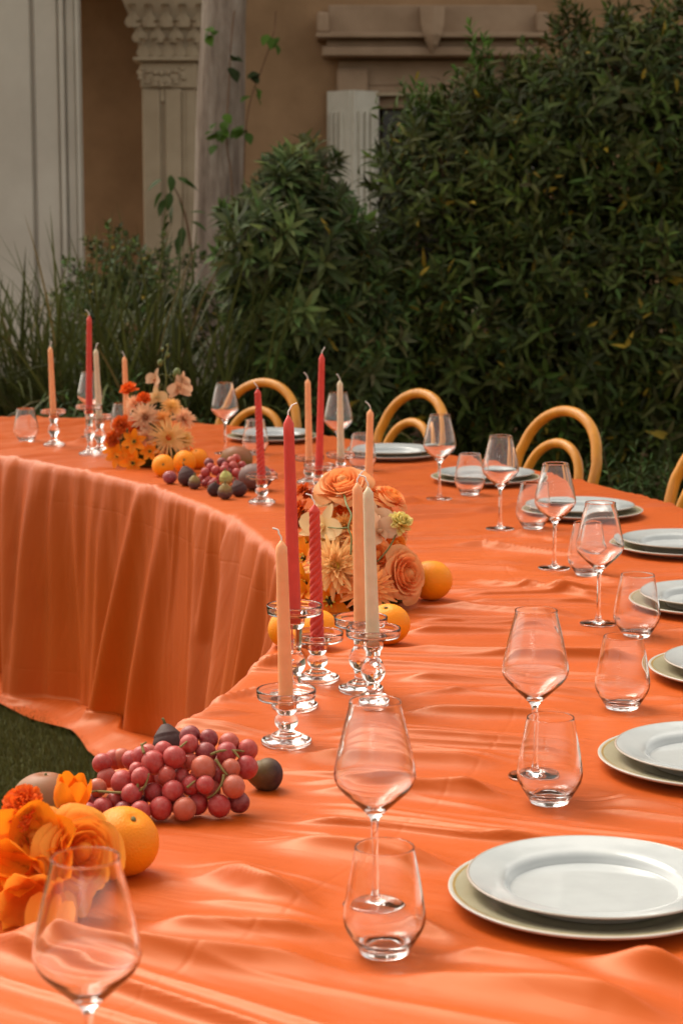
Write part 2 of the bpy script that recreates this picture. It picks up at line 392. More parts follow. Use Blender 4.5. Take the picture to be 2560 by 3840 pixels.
# necking with a hanging swag of leaves, astragal, flared capital
bb('necking', px_(534), px_(742), PY - 0.005, FY + 0.29, pz(330), pz(232), M['stone'], bevel=0.01)
bb('astragal', px_(510), px_(755), PY - 0.07, FY + 0.3, pz(231), pz(217), M['stone'], bevel=0.012)
capz = (pz(216), pz(140), pz(60), pz(-40))
V, Fc = [], []
for zz, ex in zip(capz, (0.0, 0.012, 0.06, 0.13)):
    xa, xb, ya = px_(532) - ex - bo.x, px_(744) + ex - bo.x, PY - 0.01 - ex - bo.y
    V += [(xa, ya, zz), (xb, ya, zz), (xb, FY + 0.25 - bo.y, zz), (xa, FY + 0.25 - bo.y, zz)]
for i in range(3):
    for k in range(4): Fc.append((i * 4 + k, i * 4 + (k + 1) % 4, (i + 1) * 4 + (k + 1) % 4, (i + 1) * 4 + k))
Fc.append((12, 13, 14, 15))
cap = mesh('capital', V, Fc, M['stone'], B, smooth=False)
def acanthus(h, wd, curl):                           # a carved leaf: lobed sheet curling outwards at the tip
    V, Fc = [], []; nv, nu = 7, 6
    for i in range(nv + 1):
        v = i / nv; wv = wd * (0.75 + 0.35 * math.sin(v * 9)) * (1 - v ** 3 * 0.75)
        for j in range(nu + 1):
            u = j / nu * 2 - 1
            V.append((u * wv / 2, -0.012 - curl * v ** 3 - 0.012 * (1 - u * u) + 0.004 * math.cos(u * 9), h * (v - 0.22 * v ** 5)))
    for i in range(nv):
        for j in range(nu): k = i * (nu + 1) + j; Fc.append((k, k + 1, k + nu + 2, k + nu + 1))
    return V, Fc
lv, lf = acanthus(0.16, 0.085, 0.05)
lme = None
for row, (zz, nn, sc, ex) in enumerate(((pz(214), 5, 1.0, 0.0), (pz(160), 4, 1.15, 0.02), (pz(105), 5, 1.2, 0.06))):
    for k in range(nn):
        xx = px_(548) - ex + (px_(728) - px_(548) + 2 * ex) * k / (nn - 1)
        if lme is None: o = mesh('acanthus_leaf', lv, lf, M['stone'], cap); lme = o.data
        else: o = link('acanthus_leaf', lme, None, cap)
        o.location = (xx - bo.x, PY - 0.012 - ex - bo.y, zz); o.scale = (sc,) * 3
        o.rotation_euler = (0.1, 0, random.uniform(-0.06, 0.06))
for k in range(7):                                   # hanging swag on the necking
    u = k / 6 * 2 - 1; zz = pz(262) - 0.05 * (1 - u * u)
    o = link('swag_leaf', lme, None, B); o.scale = (0.8, 0.6, -0.5 if False else 0.5)
    o.location = (px_(540) + (px_(690) - px_(540)) * k / 6 - bo.x, PY - 0.004 - bo.y, zz); o.rotation_euler = (math.pi, 0, math.pi + u * 0.5)
    bv, bf = lathe([(0, -0.018), (0.014, -0.01), (0.018, 0), (0.014, 0.01), (0, 0.018)], 10)
    mesh('swag_berry', bv, bf, M['stone'], B, loc=(px_(540) + (px_(690) - px_(540)) * k / 6 - bo.x, PY - 0.02 - bo.y, pz(258) - 0.03 * (1 - u * u)))
# large pale pier at the left
LY = FY - 1.1
def lx(p): return fx(p, LY)
Lp = bb('pier', lx(-320), lx(306), LY + 0.04, LY + 0.16, 0, HT, M['white_stone'], bevel=0.006)
for (a, c, dy) in ((-260, 128, 0.0), (142, 228, 0.012), (236, 254, -0.02), (258, 292, 0.01), (296, 310, -0.025)):
    bb('pier_moulding', lx(a), lx(c), LY + dy, LY + 0.039, 0.0, HT - 0.01, M['white_stone'], B, bevel=0.01)
# roof far above the frame
bb('eaves', fx(-1000), fx(2560) + 5.2, FY - 0.3, FY + 2, HT, HT + 0.2, M['trim'], B, bevel=0.02)

# ==================================================================== VEGETATION
def leaf_template(L, Wd, fold=0.25, droop=0.3, n=3):
    V, Fc = [(0, 0, 0)], []
    for i in range(1, n + 1):
        v = i / (n + 1); wv = Wd * math.sin(math.pi * v ** 0.8) * 0.5
        z = -droop * L * v * v
        V += [(-wv, L * v, z + fold * wv), (0, L * v, z), (wv, L * v, z + fold * wv)]
    V.append((0, L, -droop * L))
    e = len(V) - 1
    Fc.append((0, 2, 1)); Fc.append((0, 3, 2))
    for i in range(n - 1):
        a = 1 + 3 * i; b = a + 3
        Fc += [(a, a + 1, b + 1), (a, b + 1, b), (a + 1, a + 2, b + 2), (a + 1, b + 2, b + 1)]
    a = 1 + 3 * (n - 1); Fc += [(a, a + 1, e), (a + 1, a + 2, e)]
    return np.array(V), np.array(Fc)
def rotz(a): c, s = math.cos(a), math.sin(a); return np.array([[c, -s, 0], [s, c, 0], [0, 0, 1.0]])
def rotx(a): c, s = math.cos(a), math.sin(a); return np.array([[1, 0, 0], [0, c, -s], [0, s, c]])
def sprig_template(nl, L, Wd, H, base_el, top_el, seed=0, droop=0.25):
    """a shoot along +Z with spirally set leaves; returns verts, tris, leaf id per vertex"""
    rg = np.random.default_rng(seed); Vs, Fs, ids = [], [], []; n0 = 0
    for k in range(nl):
        u = (k + 0.5) / nl
        lv, lf = leaf_template(L * (1.05 - 0.45 * u) * rg.uniform(0.8, 1.15), Wd * rg.uniform(0.85, 1.15) * (1.05 - 0.35 * u), 0.3, droop * rg.uniform(0.3, 1.4), 2)
        el = base_el + (top_el - base_el) * u + rg.uniform(-0.2, 0.2)
        v = lv @ rotx(el).T; v = v @ rotz(k * 2.399 + rg.uniform(-0.3, 0.3)).T; v = v + np.array([0, 0, H * (0.15 + 0.85 * u)])
        Vs.append(v); Fs.append(lf + n0); ids += [k] * len(lv); n0 += len(lv)
    tv, tf = tube([(0, 0, 0), (0, 0, H * 0.5), (0, 0, H)], [0.003, 0.0022, 0.0012], 3, False)
    tf3 = [];
    for f in tf: tf3 += [(f[0], f[1], f[2]), (f[0], f[2], f[3])]
    Vs.append(np.array(tv)); Fs.append(np.array(tf3) + n0); ids += [-1] * len(tv)
    return np.concatenate(Vs), np.concatenate(Fs), np.array(ids)
def frames(dirs, rolls):
    d = dirs / np.linalg.norm(dirs, axis=1, keepdims=True)
    a = np.where(np.abs(d[:, 2:3]) < 0.95, np.array([[0, 0, 1.0]]), np.array([[1.0, 0, 0]]))
    x = np.cross(a, d); x /= np.linalg.norm(x, axis=1, keepdims=True); y = np.cross(d, x)
    c, s = np.cos(rolls)[:, None], np.sin(rolls)[:, None]
    return np.stack([x * c + y * s, -x * s + y * c, d], 2)       # columns
def scatter(name, tmpl, pos, dirs, scale, cols, m, parent, stem_col=(0.10, 0.07, 0.03), yellow=0.0, kind='stuff'):
    tv, tf, ids = tmpl; n = len(pos); k = len(tv)
    Fm = frames(dirs, RNG.uniform(0, 6.283, n))
    V = np.einsum('nij,kj->nki', Fm, tv) * scale[:, None, None] + pos[:, None, :]
    F_ = (tf[None] + (np.arange(n) * k)[:, None, None]).reshape(-1, 3)
    nl = ids.max() + 1
    lt = RNG.uniform(0.6, 1.45, (n, nl, 1)) * cols[:, None, :]
    lt = lt * (1 + RNG.uniform(-0.15, 0.15, (n, nl, 3)))
    if yellow:
        ym = RNG.uniform(0, 1, (n, nl)) < yellow; lt[ym] = np.array([0.40, 0.27, 0.03]) * RNG.uniform(0.5, 1.1, (ym.sum(), 1))
    C = np.empty((n, k, 3)); C[:, ids >= 0] = lt[:, ids[ids >= 0]]; C[:, ids < 0] = np.array(stem_col)
    o = npmesh(name, V.reshape(-1, 3), F_, m, parent, smooth=True, tint=C.reshape(-1, 3))
    if kind: o['kind'] = kind
    return o
def lump_points(lumps, n, shell=0.35, front=True):
    """points in the outer shell of a union of ellipsoids, with outward directions"""
    L = np.array(lumps, float); wts = L[:, 3] * L[:, 5]; wts /= wts.sum()
    P, D = [], []
    while len(P) < n:
        k = RNG.choice(len(L), p=wts); c, a = L[k, :3], L[k, 3:6]
        d = RNG.normal(size=3); d /= np.linalg.norm(d)
        if front and d[1] > 0.45: continue
        s = 1 - shell * RNG.uniform(0, 1) ** 1.3
        p = c + a * d * s
        if p[2] < 0.03: continue
        inside = (((p - L[:, :3]) / L[:, 3:6]) ** 2).sum(1); inside[k] = 9
        if inside.min() < 0.5: continue
        P.append(p); D.append(d / a * a.mean())
    return np.array(P), np.array(D)
def tint_sprig_mesh(name, tmpl, col, seed):
    tv, tf, ids = tmpl; rg = np.random.default_rng(seed); nl = ids.max() + 1
    lt = rg.uniform(0.6, 1.5, (nl, 1)) * np.array(col) * (1 + rg.uniform(-0.15, 0.15, (nl, 3)))
    C = np.empty((len(tv), 3)); C[ids >= 0] = lt[ids[ids >= 0]]; C[ids < 0] = (0.10, 0.07, 0.03)
    return C
def sprigs(parent, tmpl, pos, dirs, scale, cols, nvar=6, name='leafy_sprig'):
    """the nearest shoots as parts of their own, sharing a few meshes"""
    tv, tf, ids = tmpl; mes = []
    Fm = frames(dirs, RNG.uniform(0, 6.283, len(pos)))
    for i in range(len(pos)):
        if len(mes) < nvar:
            C = tint_sprig_mesh(name, tmpl, cols[i % len(cols)], i)
            o = npmesh(name, tv, tf, M['leaf'], parent, True, tint=C); mes.append(o.data)
        else: o = link(name, mes[i % nvar], None, parent)
        mt = Matrix([list(r) for r in Fm[i]]).to_4x4(); mt.translation = Vector(pos[i]); o.matrix_local = mt @ Matrix.Scale(float(scale[i]), 4)
def shrub(name, base, lumps, n, tmpl, col, label, cat, yellow=0.01, updir=0.5, sc=(0.75, 1.25), nspr=90, stems=10, shell=0.4, group=None, more=(), twigs=0):
    """lumps in world coordinates"""
    base = Vector(base); r = empty(name, base, 0, label, cat, group)
    L = [(l[0] - base.x, l[1] - base.y, l[2] - base.z, l[3], l[4], l[5]) for l in lumps]
    P, D = lump_points(L, n, shell); D = D / np.linalg.norm(D, axis=1, keepdims=True) + np.array([0, -0.15, updir]) + RNG.normal(0, 0.35, (n, 3))
    S = RNG.uniform(sc[0], sc[1], n); cols = np.array(col)[None] * RNG.uniform(0.5, 1.6, (n, 1)) * (1 + RNG.uniform(-.15, .15, (n, 3)))
    ts = [tmpl] + list(more); k3 = RNG.integers(0, len(ts), n)
    for ti, tt in enumerate(ts):
        q_ = k3 == ti; scatter('foliage', tt, P[q_], D[q_], S[q_], cols[q_], M['leaf'], r, yellow=yellow)
    for k in range(twigs):
        P3, D3 = lump_points(L, 1, .05); e = Vector(P3[0]); d3 = Vector(D3[0]).normalized(); a_ = e - d3 * .35 + Vector((random.uniform(-.1, .1), 0, -.18))
        tv, tf = tube(spline([a_, a_.lerp(e, .5) + Vector((random.uniform(-.05, .05), -.03, random.uniform(-.03, .05))), e + d3 * .05], 5), np.linspace(.006, .002, 11), 5); mesh('twig', tv, tf, M['bark_twig'], r)
    if nspr:
        P2, D2 = lump_points(L, nspr, 0.06); D2 = D2 / np.linalg.norm(D2, axis=1, keepdims=True) + np.array([0, -0.25, updir]) + RNG.normal(0, 0.3, (nspr, 3))
        sprigs(r, tmpl, P2, D2, RNG.uniform(sc[0], sc[1] * 1.1, nspr), [np.array(col) * q for q in (0.9, 1.3, 2.0, 1.1, 1.6, 0.9)])
    for k in range(stems):
        l = L[k % len(L)]; top = Vector((l[0] + random.uniform(-0.5, 0.5) * l[3], l[1] + random.uniform(-0.3, 0.2) * l[4], l[2] + random.uniform(0.1, 0.7) * l[5]))
        foot = Vector((l[0] * 0.6 + random.uniform(-0.1, 0.1), l[1] * 0.6, 0)); foot.z = -base.z
        mid = foot.lerp(top, 0.5) + Vector((random.uniform(-0.12, 0.12), random.uniform(-0.1, 0.1), 0))
        tv, tf = tube(spline([foot, mid, top], 5), np.linspace(0.022, 0.006, 11), 6)
        mesh('stem', tv, tf, M['bark_twig'], r)
    return r
T_WHORL = sprig_template(16, 0.115, 0.026, 0.10, 0.05, 1.15, 1, 0.35)
T_HEDGE = sprig_template(15, 0.096, 0.025, 0.17, 0.25, 1.25, 2, 0.3)
T_HEDGE2 = sprig_template(9, 0.070, 0.021, 0.20, -0.1, 1.1, 12, 0.5)
T_HEDGE3 = sprig_template(7, 0.105, 0.026, 0.22, 0.2, 0.9, 13, 0.6)
T_SMALL = sprig_template(11, 0.05, 0.028, 0.14, 0.2, 0.9, 3, 0.2)
T_BIG = sprig_template(12, 0.16, 0.075, 0.30, 0.0, 0.8, 4, 0.4)
GREEN = (0.058, 0.074, 0.016)
hy = 9.4
def H(px, py, Y, ax, ay, az): p = atY(px, py, Y); return (p.x, p.y, p.z, ax, ay, az)
def HP(cx, cy, rx, rz, Y, ay=.36): p = atY(cx, cy, Y); k = Y / F_PX; return (p.x, p.y, p.z, max(.05, (rx - 50) * k), ay, max(.05, (rz - 60) * k))
big = [HP(1600, 950, 180, 420, hy), HP(1660, 720, 190, 340, hy + .1), HP(1860, 720, 230, 380, hy + .1), HP(2080, 640, 240, 400, hy), HP(2330, 580, 260, 470, hy - .1), HP(2600, 560, 300, 520, hy),
       HP(1500, 1250, 250, 360, hy - .1), HP(1800, 1250, 310, 420, hy - .15), HP(2150, 1250, 320, 470, hy - .2), HP(2500, 1250, 320, 470, hy - .2), HP(1500, 1560, 330, 300, hy), HP(2000, 1600, 380, 320, hy), HP(2500, 1650, 380, 320, hy - .1),
       HP(2000, 1000, 300, 400, hy + .1), HP(2350, 1000, 300, 400, hy + .1), HP(1700, 1000, 300, 400, hy + .1)]
shrub('evergreen_shrub', (atY(1950, 1900, hy).x, hy, 0), big, 3500, T_HEDGE, GREEN, 'large dense evergreen shrub with a few yellow leaves filling the right background', 'shrub', yellow=0.022, nspr=140, stems=16, more=(T_HEDGE2, T_HEDGE3), twigs=40)
lft = [HP(1070, 760, 140, 170, hy - .3, .25), HP(1180, 690, 120, 140, hy - .1, .2), HP(1000, 930, 170, 190, hy - .5, .25), HP(1220, 960, 160, 220, hy - .4, .28), HP(1120, 1180, 250, 290, hy - .4, .3), HP(1330, 1280, 220, 330, hy - .3, .3), HP(1150, 1480, 260, 240, hy - .3, .3)]
shrub('whorled_shrub', (atY(1120, 1900, hy - .4).x, hy - .4, 0), lft, 620, T_WHORL, (0.080, 0.105, 0.034), 'blue-green shrub with whorls of long leaves right of the tree trunk', 'shrub', yellow=0.01, nspr=70, stems=9, sc=(0.8, 1.35))
sml = [H(440, 1060, 10.3, .18, .2, .16), H(580, 1110, 10.2, .20, .2, .17), H(520, 1250, 10.2, .36, .25, .25), H(400, 1230, 10.4, .2, .2, .2)]
shrub('small_leaved_shrub', (atY(500, 1800, 10.3).x, 10.3, 0), sml, 330, T_SMALL, (0.070, 0.095, 0.026), 'light green small-leaved shrub in front of the carved pilaster', 'shrub', yellow=0.02, nspr=50, stems=8)
# upright shoots rising above the big shrub
upr = empty('tall_shoots', (atY(2200, 1900, hy + .3).x, hy + .3, 0), 0, 'tall dark leafy shoots rising against the wall at the top right', 'shrub')
P, D = [], []
for (px, pyb, pyt, lean) in ((1800, 560, 190, 0), (2030, 520, 250, -.06), (1960, 560, 300, -.05), (2160, 500, 90, .02), (2130, 420, 60, -.03), (2290, 420, 70, .05), (2330, 400, 150, -.02), (2420, 420, 160, .04), (2480, 380, 110, 0), (2230, 460, 200, 0), (1640, 560, 380, 0), (1560, 560, 370, 0), (1740, 560, 340, 0)):
    a = atY(px, pyb + 500, hy + .3); c = atY(px + lean * 600, pyt + 40, hy + .25)
    pts = spline([a, a.lerp(c, 0.5) + Vector((random.uniform(-.04, .04), 0, 0)), c], 8)
    tv, tf = tube([Vector(p) - upr.location for p in pts], np.linspace(.011, .004, len(pts)), 5); mesh('shoot', tv, tf, M['bark_twig'], upr)
    for q in range(26):
        u = 0.42 + 0.58 * q / 25; p = a.lerp(c, u)
        P.append(np.array(p - upr.location) + RNG.normal(0, .012, 3)); an = q * 2.4; D.append([math.cos(an) * (1.3 - u), math.sin(an) * (1.3 - u), 0.9])
scatter('foliage', T_HEDGE, np.array(P), np.array(D), RNG.uniform(.7, 1.0, len(P)), np.where(np.array(P)[:, :1] + upr.location.x < atY(1840, 836, hy).x, np.array([[.085, .15, .030]]), np.array([GREEN])) * RNG.uniform(.8, 1.3, (len(P), 1)), M['leaf'], upr, yellow=.01)

# strap-leaved grass clumps
def clump(px, Y, n, hmax, spread, label, bias=0.0, hue=(0.060, 0.068, 0.018)):
    b = atY(px, 1800, Y); r = empty('strap_grass', (b.x, Y, 0.03), 0, label, 'grass clump', 'strappy grass clumps')
    V, Fc, C = [], [], []; k0 = 0; ns = 12
    for i in range(n):
        a = random.uniform(0, 2 * math.pi); L = hmax * random.uniform(0.6, 1.12); out = abs(random.gauss(0, 0.5)) * spread
        d = np.array([math.cos(a) + bias, math.sin(a) * 0.8, 0]); d /= np.linalg.norm(d)
        sd = np.array([-d[1], d[0], 0]); p = np.array([random.gauss(0, .12), random.gauss(0, .08), 0]); th = 1.52 - min(.9, abs(random.gauss(0, .38)))
        cur = p.copy(); wd = random.uniform(0.0055, 0.0105); col = np.array(hue) * random.uniform(0.5, 1.5)
        if random.random() < 0.07: col = np.array([0.16, 0.12, 0.045]) * random.uniform(.6, 1.2)
        for s in range(ns + 1):
            v = s / ns; ww = wd * (1 - v ** 4) * (0.6 + 0.4 * min(1, v * 5)) + 0.0004
            V.append(cur - sd * ww); V.append(cur + sd * ww); C.append(col * (1 + .2 * v)); C.append(col * (1 + .2 * v))
            st = L / ns; cur = cur + st * (d * math.cos(th) + np.array([0, 0, 1]) * math.sin(th)); th -= out * (0.35 + 1.2 * v) / ns * 2.0
        for s in range(ns): q = k0 + 2 * s; Fc.append((q, q + 1, q + 3, q + 2))
        k0 += 2 * (ns + 1)
    o = npmesh('blades', np.array(V), np.array(Fc), M['blade'], r, True, tint=np.array(C)); o['kind'] = 'stuff'
    return r
clump(300, 8.9, 460, 1.42, 1.6, 'tall dark strappy grass clump behind the red candles at far left')
clump(640, 8.8, 560, 1.45, 2.3, 'arching strappy grass clump at the foot of the tree trunk', 0.25)
clump(930, 8.8, 300, 1.25, 2.4, 'low strappy grass clump spilling right behind the leftmost chair', 0.3)
clump(60, 9.2, 320, 1.3, 1.1, 'strappy grass clump at the left edge before the white pier')
# ferny filler plants at the foot
T_FERN = sprig_template(24, 0.07, 0.010, 0.34, 0.1, 0.9, 9, 0.3)
def fern(px, py, Y, n, h, label, col):
    b = atY(px, py, Y); r = empty('feathery_plant', (b.x, Y, 0.02), 0, label, 'plant', 'feathery plants behind the table')
    D = np.stack([RNG.normal(0, .35, n), RNG.normal(0, .3, n), np.ones(n)], 1); P = np.stack([RNG.normal(0, .10, n), RNG.normal(0, .08, n), RNG.uniform(0.0, h, n)], 1)
    scatter('foliage', T_FERN, P, D, RNG.uniform(.7, 1.1, n), np.array([col]) * RNG.uniform(.7, 1.3, (n, 1)), M['leaf'], r)
fern(400, 1400, 8.1, 60, .55, 'feathery bright green plant behind the cream candle at far left', (0.06, 0.12, 0.03))
fern(180, 1450, 8.3, 60, .45, 'low feathery green plant behind the leftmost peach candle', (0.055, 0.085, 0.022))
fern(700, 1450, 8.2, 50, .45, 'low feathery plant behind the far flower arrangement', (0.05, 0.085, 0.024))
fern(1340, 1480, 8.0, 50, .45, 'light green feathery plant left of the middle chair', (0.06, 0.10, 0.025))
fern(1120, 1560, 8.0, 40, .35, 'dark feathery plant right of the leftmost chair', (0.045, 0.07, 0.02))
fern(2380, 1640, 7.2, 50, .42, 'green feathery plant between the third chair and the right edge', (0.05, 0.09, 0.022))

# tree with its trunk between pilaster and wall; the crown spreads above the frame
TY = 11.2
m, t, b = newmat('tree_bark')
nb = noise(t, 9.0, 6, 0.7, stretch=(1.5, 1.5, 0.25))
t.links.new(ramp(t, nb, [(0.3, (0.15, 0.105, 0.08)), (0.5, (0.31, 0.24, 0.19)), (0.72, (0.50, 0.42, 0.35))]), b.inputs['Base Color'])
b.inputs['Roughness'].default_value = 0.95; b.inputs['Specular IOR Level'].default_value = 0.1; bump(t, b, noise(t, 22, 6, 0.7, stretch=(2, 2, 0.3)), 0.8, 0.03); M['bark'] = m
tb = atY(815, 1900, TY)
tree = empty('tree', (tb.x, TY, 0), 0, 'tree with a smooth grey-brown trunk in front of the carved pilaster', 'tree')
def trunk_mesh(pts, rad, seg=28, seed=0):
    V, Fc = tube(pts, rad, seg, True); rg = np.random.default_rng(seed); ph = rg.uniform(0, 6, 6); out = []
    n = len(pts)
    for i in range(n):
        c = np.array(pts[i])
        for k in range(seg):
            v = np.array(V[i * seg + k]) - c; a = 2 * math.pi * k / seg
            f = 1 + .09 * math.sin(2 * a + ph[0] + i * .08) + .05 * math.sin(5 * a + ph[1] - i * .15) + .02 * math.sin(9 * a + ph[2] + i * .3)
            out.append(tuple(c + v * f))
    return out, Fc
tp = []
for (px, py) in ((800, 1980), (805, 1500), (812, 1050), (820, 700), (828, 350), (838, 90), (850, -300), (860, -1700)):
    p = atY(px, py, TY) - tree.location; tp.append((p.x, p.y, max(0, p.z)))
tp[0] = (tp[0][0], 0, 0.0)
pts = spline(tp, 6); rr = np.interp(np.linspace(0, 1, len(pts)), [0, .1, .3, .6, 1], [.27, .19, .148, .138, .12])
V, Fc = trunk_mesh(pts, rr); mesh('trunk', V, Fc, M['bark'], tree)
top = Vector(pts[-1]); lumpT = []
for k, (dx, dy, dz) in enumerate(((-1.7, .2, 1.2), (1.6, -.3, 1.3), (.3, -1.6, 1.4), (-.2, 1.3, 1.6), (2.9, .3, 1.0), (-2.8, -.4, 1.0))):
    e = top + Vector((dx, dy, dz)); mid = top.lerp(e, .5) + Vector((0, 0, .35))
    tv, tf = tube(spline([top - Vector((0, 0, .2)), mid, e], 6), np.linspace(.085, .03, 13), 8); mesh('limb', tv, tf, M['bark'], tree)
    lumpT.append((e.x, e.y, e.z + .25, 1.3, 1.25, .6))
lumpT.append((top.x, top.y, top.z + 1.9, 1.6, 1.5, .7))
P, D = lump_points(lumpT, 900, 0.9, front=False); D = D + RNG.normal(0, .4, D.shape)
scatter('crown', T_BIG, P, D, RNG.uniform(.8, 1.3, len(P)), np.array([(0.05, 0.075, 0.02)]) * RNG.uniform(.7, 1.3, (len(P), 1)), M['leaf'], tree)
# climbing vine on the trunk, and a young sapling in front of the pilaster
def leaf_obj(name, parent, p, L, Wd, col, d, cache={}):
    key = (round(L, 3), col)
    if key not in cache:
        lv, lf = leaf_template(L, Wd, .2, .25, 4)
        lv = lv * np.array([1, 1, 1]); o = npmesh(name, lv, lf, M['leaf'], parent, True, tint=np.tile(np.array(col), (len(lv), 1))); cache[key] = o.data
    else: o = link(name, cache[key], None, parent)
    q = Vector(d).to_track_quat('Y', 'Z') @ Quaternion((0, 1, 0), random.uniform(-.7, .7))
    o.rotation_mode = 'QUATERNION'; o.rotation_quaternion = q; o.location = p; return o
vb = atY(900, 1500, TY - .15); vine = empty('climbing_vine', (vb.x, TY - .15, 0), 0, 'thin climbing vine with bright green leaves on the upper trunk', 'vine')
for path, lvs in ((((925, 1100), (915, 700), (930, 420), (985, 250), (1025, 130), (1035, 40)), ((950, 360, 1), (960, 330, 0), (1018, 130, 0), (1035, 150, 1), (960, 270, 2), (945, 280, 2))),
                  (((880, 1100), (870, 700), (850, 520), (860, 300), (870, 120), (880, 40)), ((830, 460, 1), (845, 440, 0), (820, 500, 1), (815, 530, 1), (905, 490, 0), (915, 500, 1), (860, 250, 2), (880, 270, 2), (780, 120, 0), (790, 100, 1), (870, 210, 2), (905, 480, 1), (835, 480, 0)))):
    pts = spline([atY(x, y, TY - .19) - vine.location for (x, y) in path], 6); tv, tf = tube(pts, .004, 5); mesh('stem', tv, tf, M['bark_twig'], vine)
    for (x, y, c) in lvs:
        for rep in range(2):
            p = atY(x + random.uniform(-14, 14), y + random.uniform(-14, 14), TY - .23) - vine.location
            leaf_obj('leaf', vine, p, .075, .055, ((.09, .17, .02), (.06, .11, .015), (.035, .05, .015))[c], (random.uniform(-.7, .7), -.5, random.uniform(-1, .2)))
sb = atY(730, 1500, TY - .7); sap = empty('sapling', (sb.x, TY - .7, 0), 0, 'slender green sapling with drooping leaves in front of the pilaster', 'sapling')
pts = spline([atY(x, y, TY - .7) - sap.location for (x, y) in ((735, 1500), (725, 1050), (712, 900), (690, 790), (668, 730), (645, 690))], 6)
tv, tf = tube(pts, np.linspace(.009, .003, len(pts)), 6); mesh('stem', tv, tf, M['bark_twig'], sap)
for (x, y, dx, dz) in ((610, 672, -1, -.5), (640, 655, .1, -.6), (665, 665, .8, -.3), (690, 680, 1, -.4), (610, 720, -.8, -1), (620, 745, -.5, -1), (640, 720, -.2, -1), (650, 770, -.3, -1), (635, 800, -.6, -1), (665, 745, .5, -.8), (640, 830, -.8, -.8), (685, 850, -.1, -1), (680, 880, -.3, -1), (660, 900, -1, -.7), (650, 920, -1, -.9), (705, 800, .8, .2), (715, 830, .9, -.3)):
    p = atY(x, y, TY - .72) - sap.location
    leaf_obj('leaf', sap, p, .10, .05, (.05, .085, .02), (dx, -.3, dz))

# ==================================================================== THE TABLE
TC = (-3.6, 3.8); RIN, ROUT = 3.50, 4.66; TZ = 0.75
FOOT = []                                           # (x, y, radius) of everything that stands on the cloth
def spot(px, py, r): p = at(px, py, TZ); FOOT.append((p.x, p.y, r)); return p
# --- what stands where (photograph pixels of each base centre)
WINE = [(845, 1700, 'clear wine glass in front of the leftmost hooped chair'),
        (1268, 1752, 'clear wine glass behind the tallest red candle, beside a cream candle'),
        (1646, 1872, 'clear wine glass in front of the middle hooped chair'),
        (1873, 1984, 'clear wine glass between the third chair and the third stack of plates'),
        (2076, 2132, 'clear wine glass in front of the plates set before the third chair'),
        (2241, 2342, 'clear wine glass at right with a plate seen through its bowl'),
        (2000, 2914, 'clear wine glass standing just behind the right-hand foreground tumbler'),
        (1404, 3400, 'large clear wine glass in the centre foreground behind the nearest tumbler'),
        (340, 4215, 'out of focus wine glass at bottom left in front of the orange rose'),
        (342, 1640, 'far wine glass at left behind a tall red candle')]
TUMB = [(1440, 3575, 'stemless glass tumbler nearest the camera, beside the nearest plates'),
        (2058, 3010, 'stemless glass tumbler at right in front of a tall wine glass'),
        (2330, 2655, 'stemless glass tumbler at the right, nearest to the edge of the frame below another'),
        (2384, 2385, 'stemless glass tumbler at right with a plate edge seen through it'),
        (2200, 2155, 'stemless glass tumbler hidden behind the wine glass at right'),
        (1996, 1980, 'stemless glass tumbler left of the plates before the third chair'),
        (1760, 1855, 'stemless glass tumbler standing in front of the third stack of plates'),
        (1358, 1765, 'stemless glass tumbler left of the plates before the middle chair'),
        (958, 1704, 'stemless glass tumbler in front of the farthest stack of plates'),
        (460, 1632, 'far stemless glass tumbler behind the orange carnations at left'),
        (100, 1655, 'stemless glass tumbler at the far left edge of the table')]
PLATES = [(1022, 1652, 'farthest setting, before the leftmost chair'), (1462, 1716, 'setting before the middle chair'),
          (1819, 1808, 'setting between the middle and third chairs'), (2176, 1934, 'setting before the third chair'),
          (2556, 2068, 'fifth setting, cut by the right edge'), (2655, 2280, 'setting behind the right-hand upper tumbler'),
          (2790, 2540, 'setting barely showing at the right edge'), (2672, 2880, 'second nearest setting at the right edge'),
          (2216, 3385, 'nearest setting in the foreground')]
# candles: (foot px, foot py, holder height, candle length, kind, lean dx, label)
CAND = [(1074, 2790, .080, .240, 'peach', -.030, 'peach taper candle nearest the camera'),
        (1105, 2655, .160, .315, 'red', -.030, 'tall plain red taper candle in the near cluster'),
        (1190, 2552, .080, .235, 'twist', -.022, 'twisted red candle in the near cluster'),
        (1352, 2592, .120, .240, 'peach', -.028, 'peach taper candle just behind the near cream candle'),
        (1398, 2642, .120, .245, 'cream', -.040, 'cream taper candle in the near cluster'),
        (1160, 1812, .080, .245, 'peach', -.02, 'peach taper candle left of the tall red candle behind the flowers'),
        (1196, 1850, .080, .330, 'red', .030, 'tall plain red taper candle behind the middle flowers'),
        (1278, 1800, .080, .235, 'cream', -.015, 'cream taper candle behind the middle flowers'),
        (1380, 2000, .080, .245, 'peach', .020, 'peach taper candle right of the middle cluster above the roses'),
        (982, 1888, .080, .250, 'twist', -.045, 'twisted red candle beside the figs'),
        (204, 1672, .120, .235, 'peach', -.030, 'leftmost peach taper candle on the far table'),
        (338, 1706, .160, .310, 'red', .022, 'tall plain red taper candle at far left'),
        (376, 1694, .120, .240, 'cream', -.04, 'cream taper candle beside the far left red candle'),
        (478, 1655, .080, .235, 'peach', -.025, 'peach taper candle behind the far flower arrangement')]
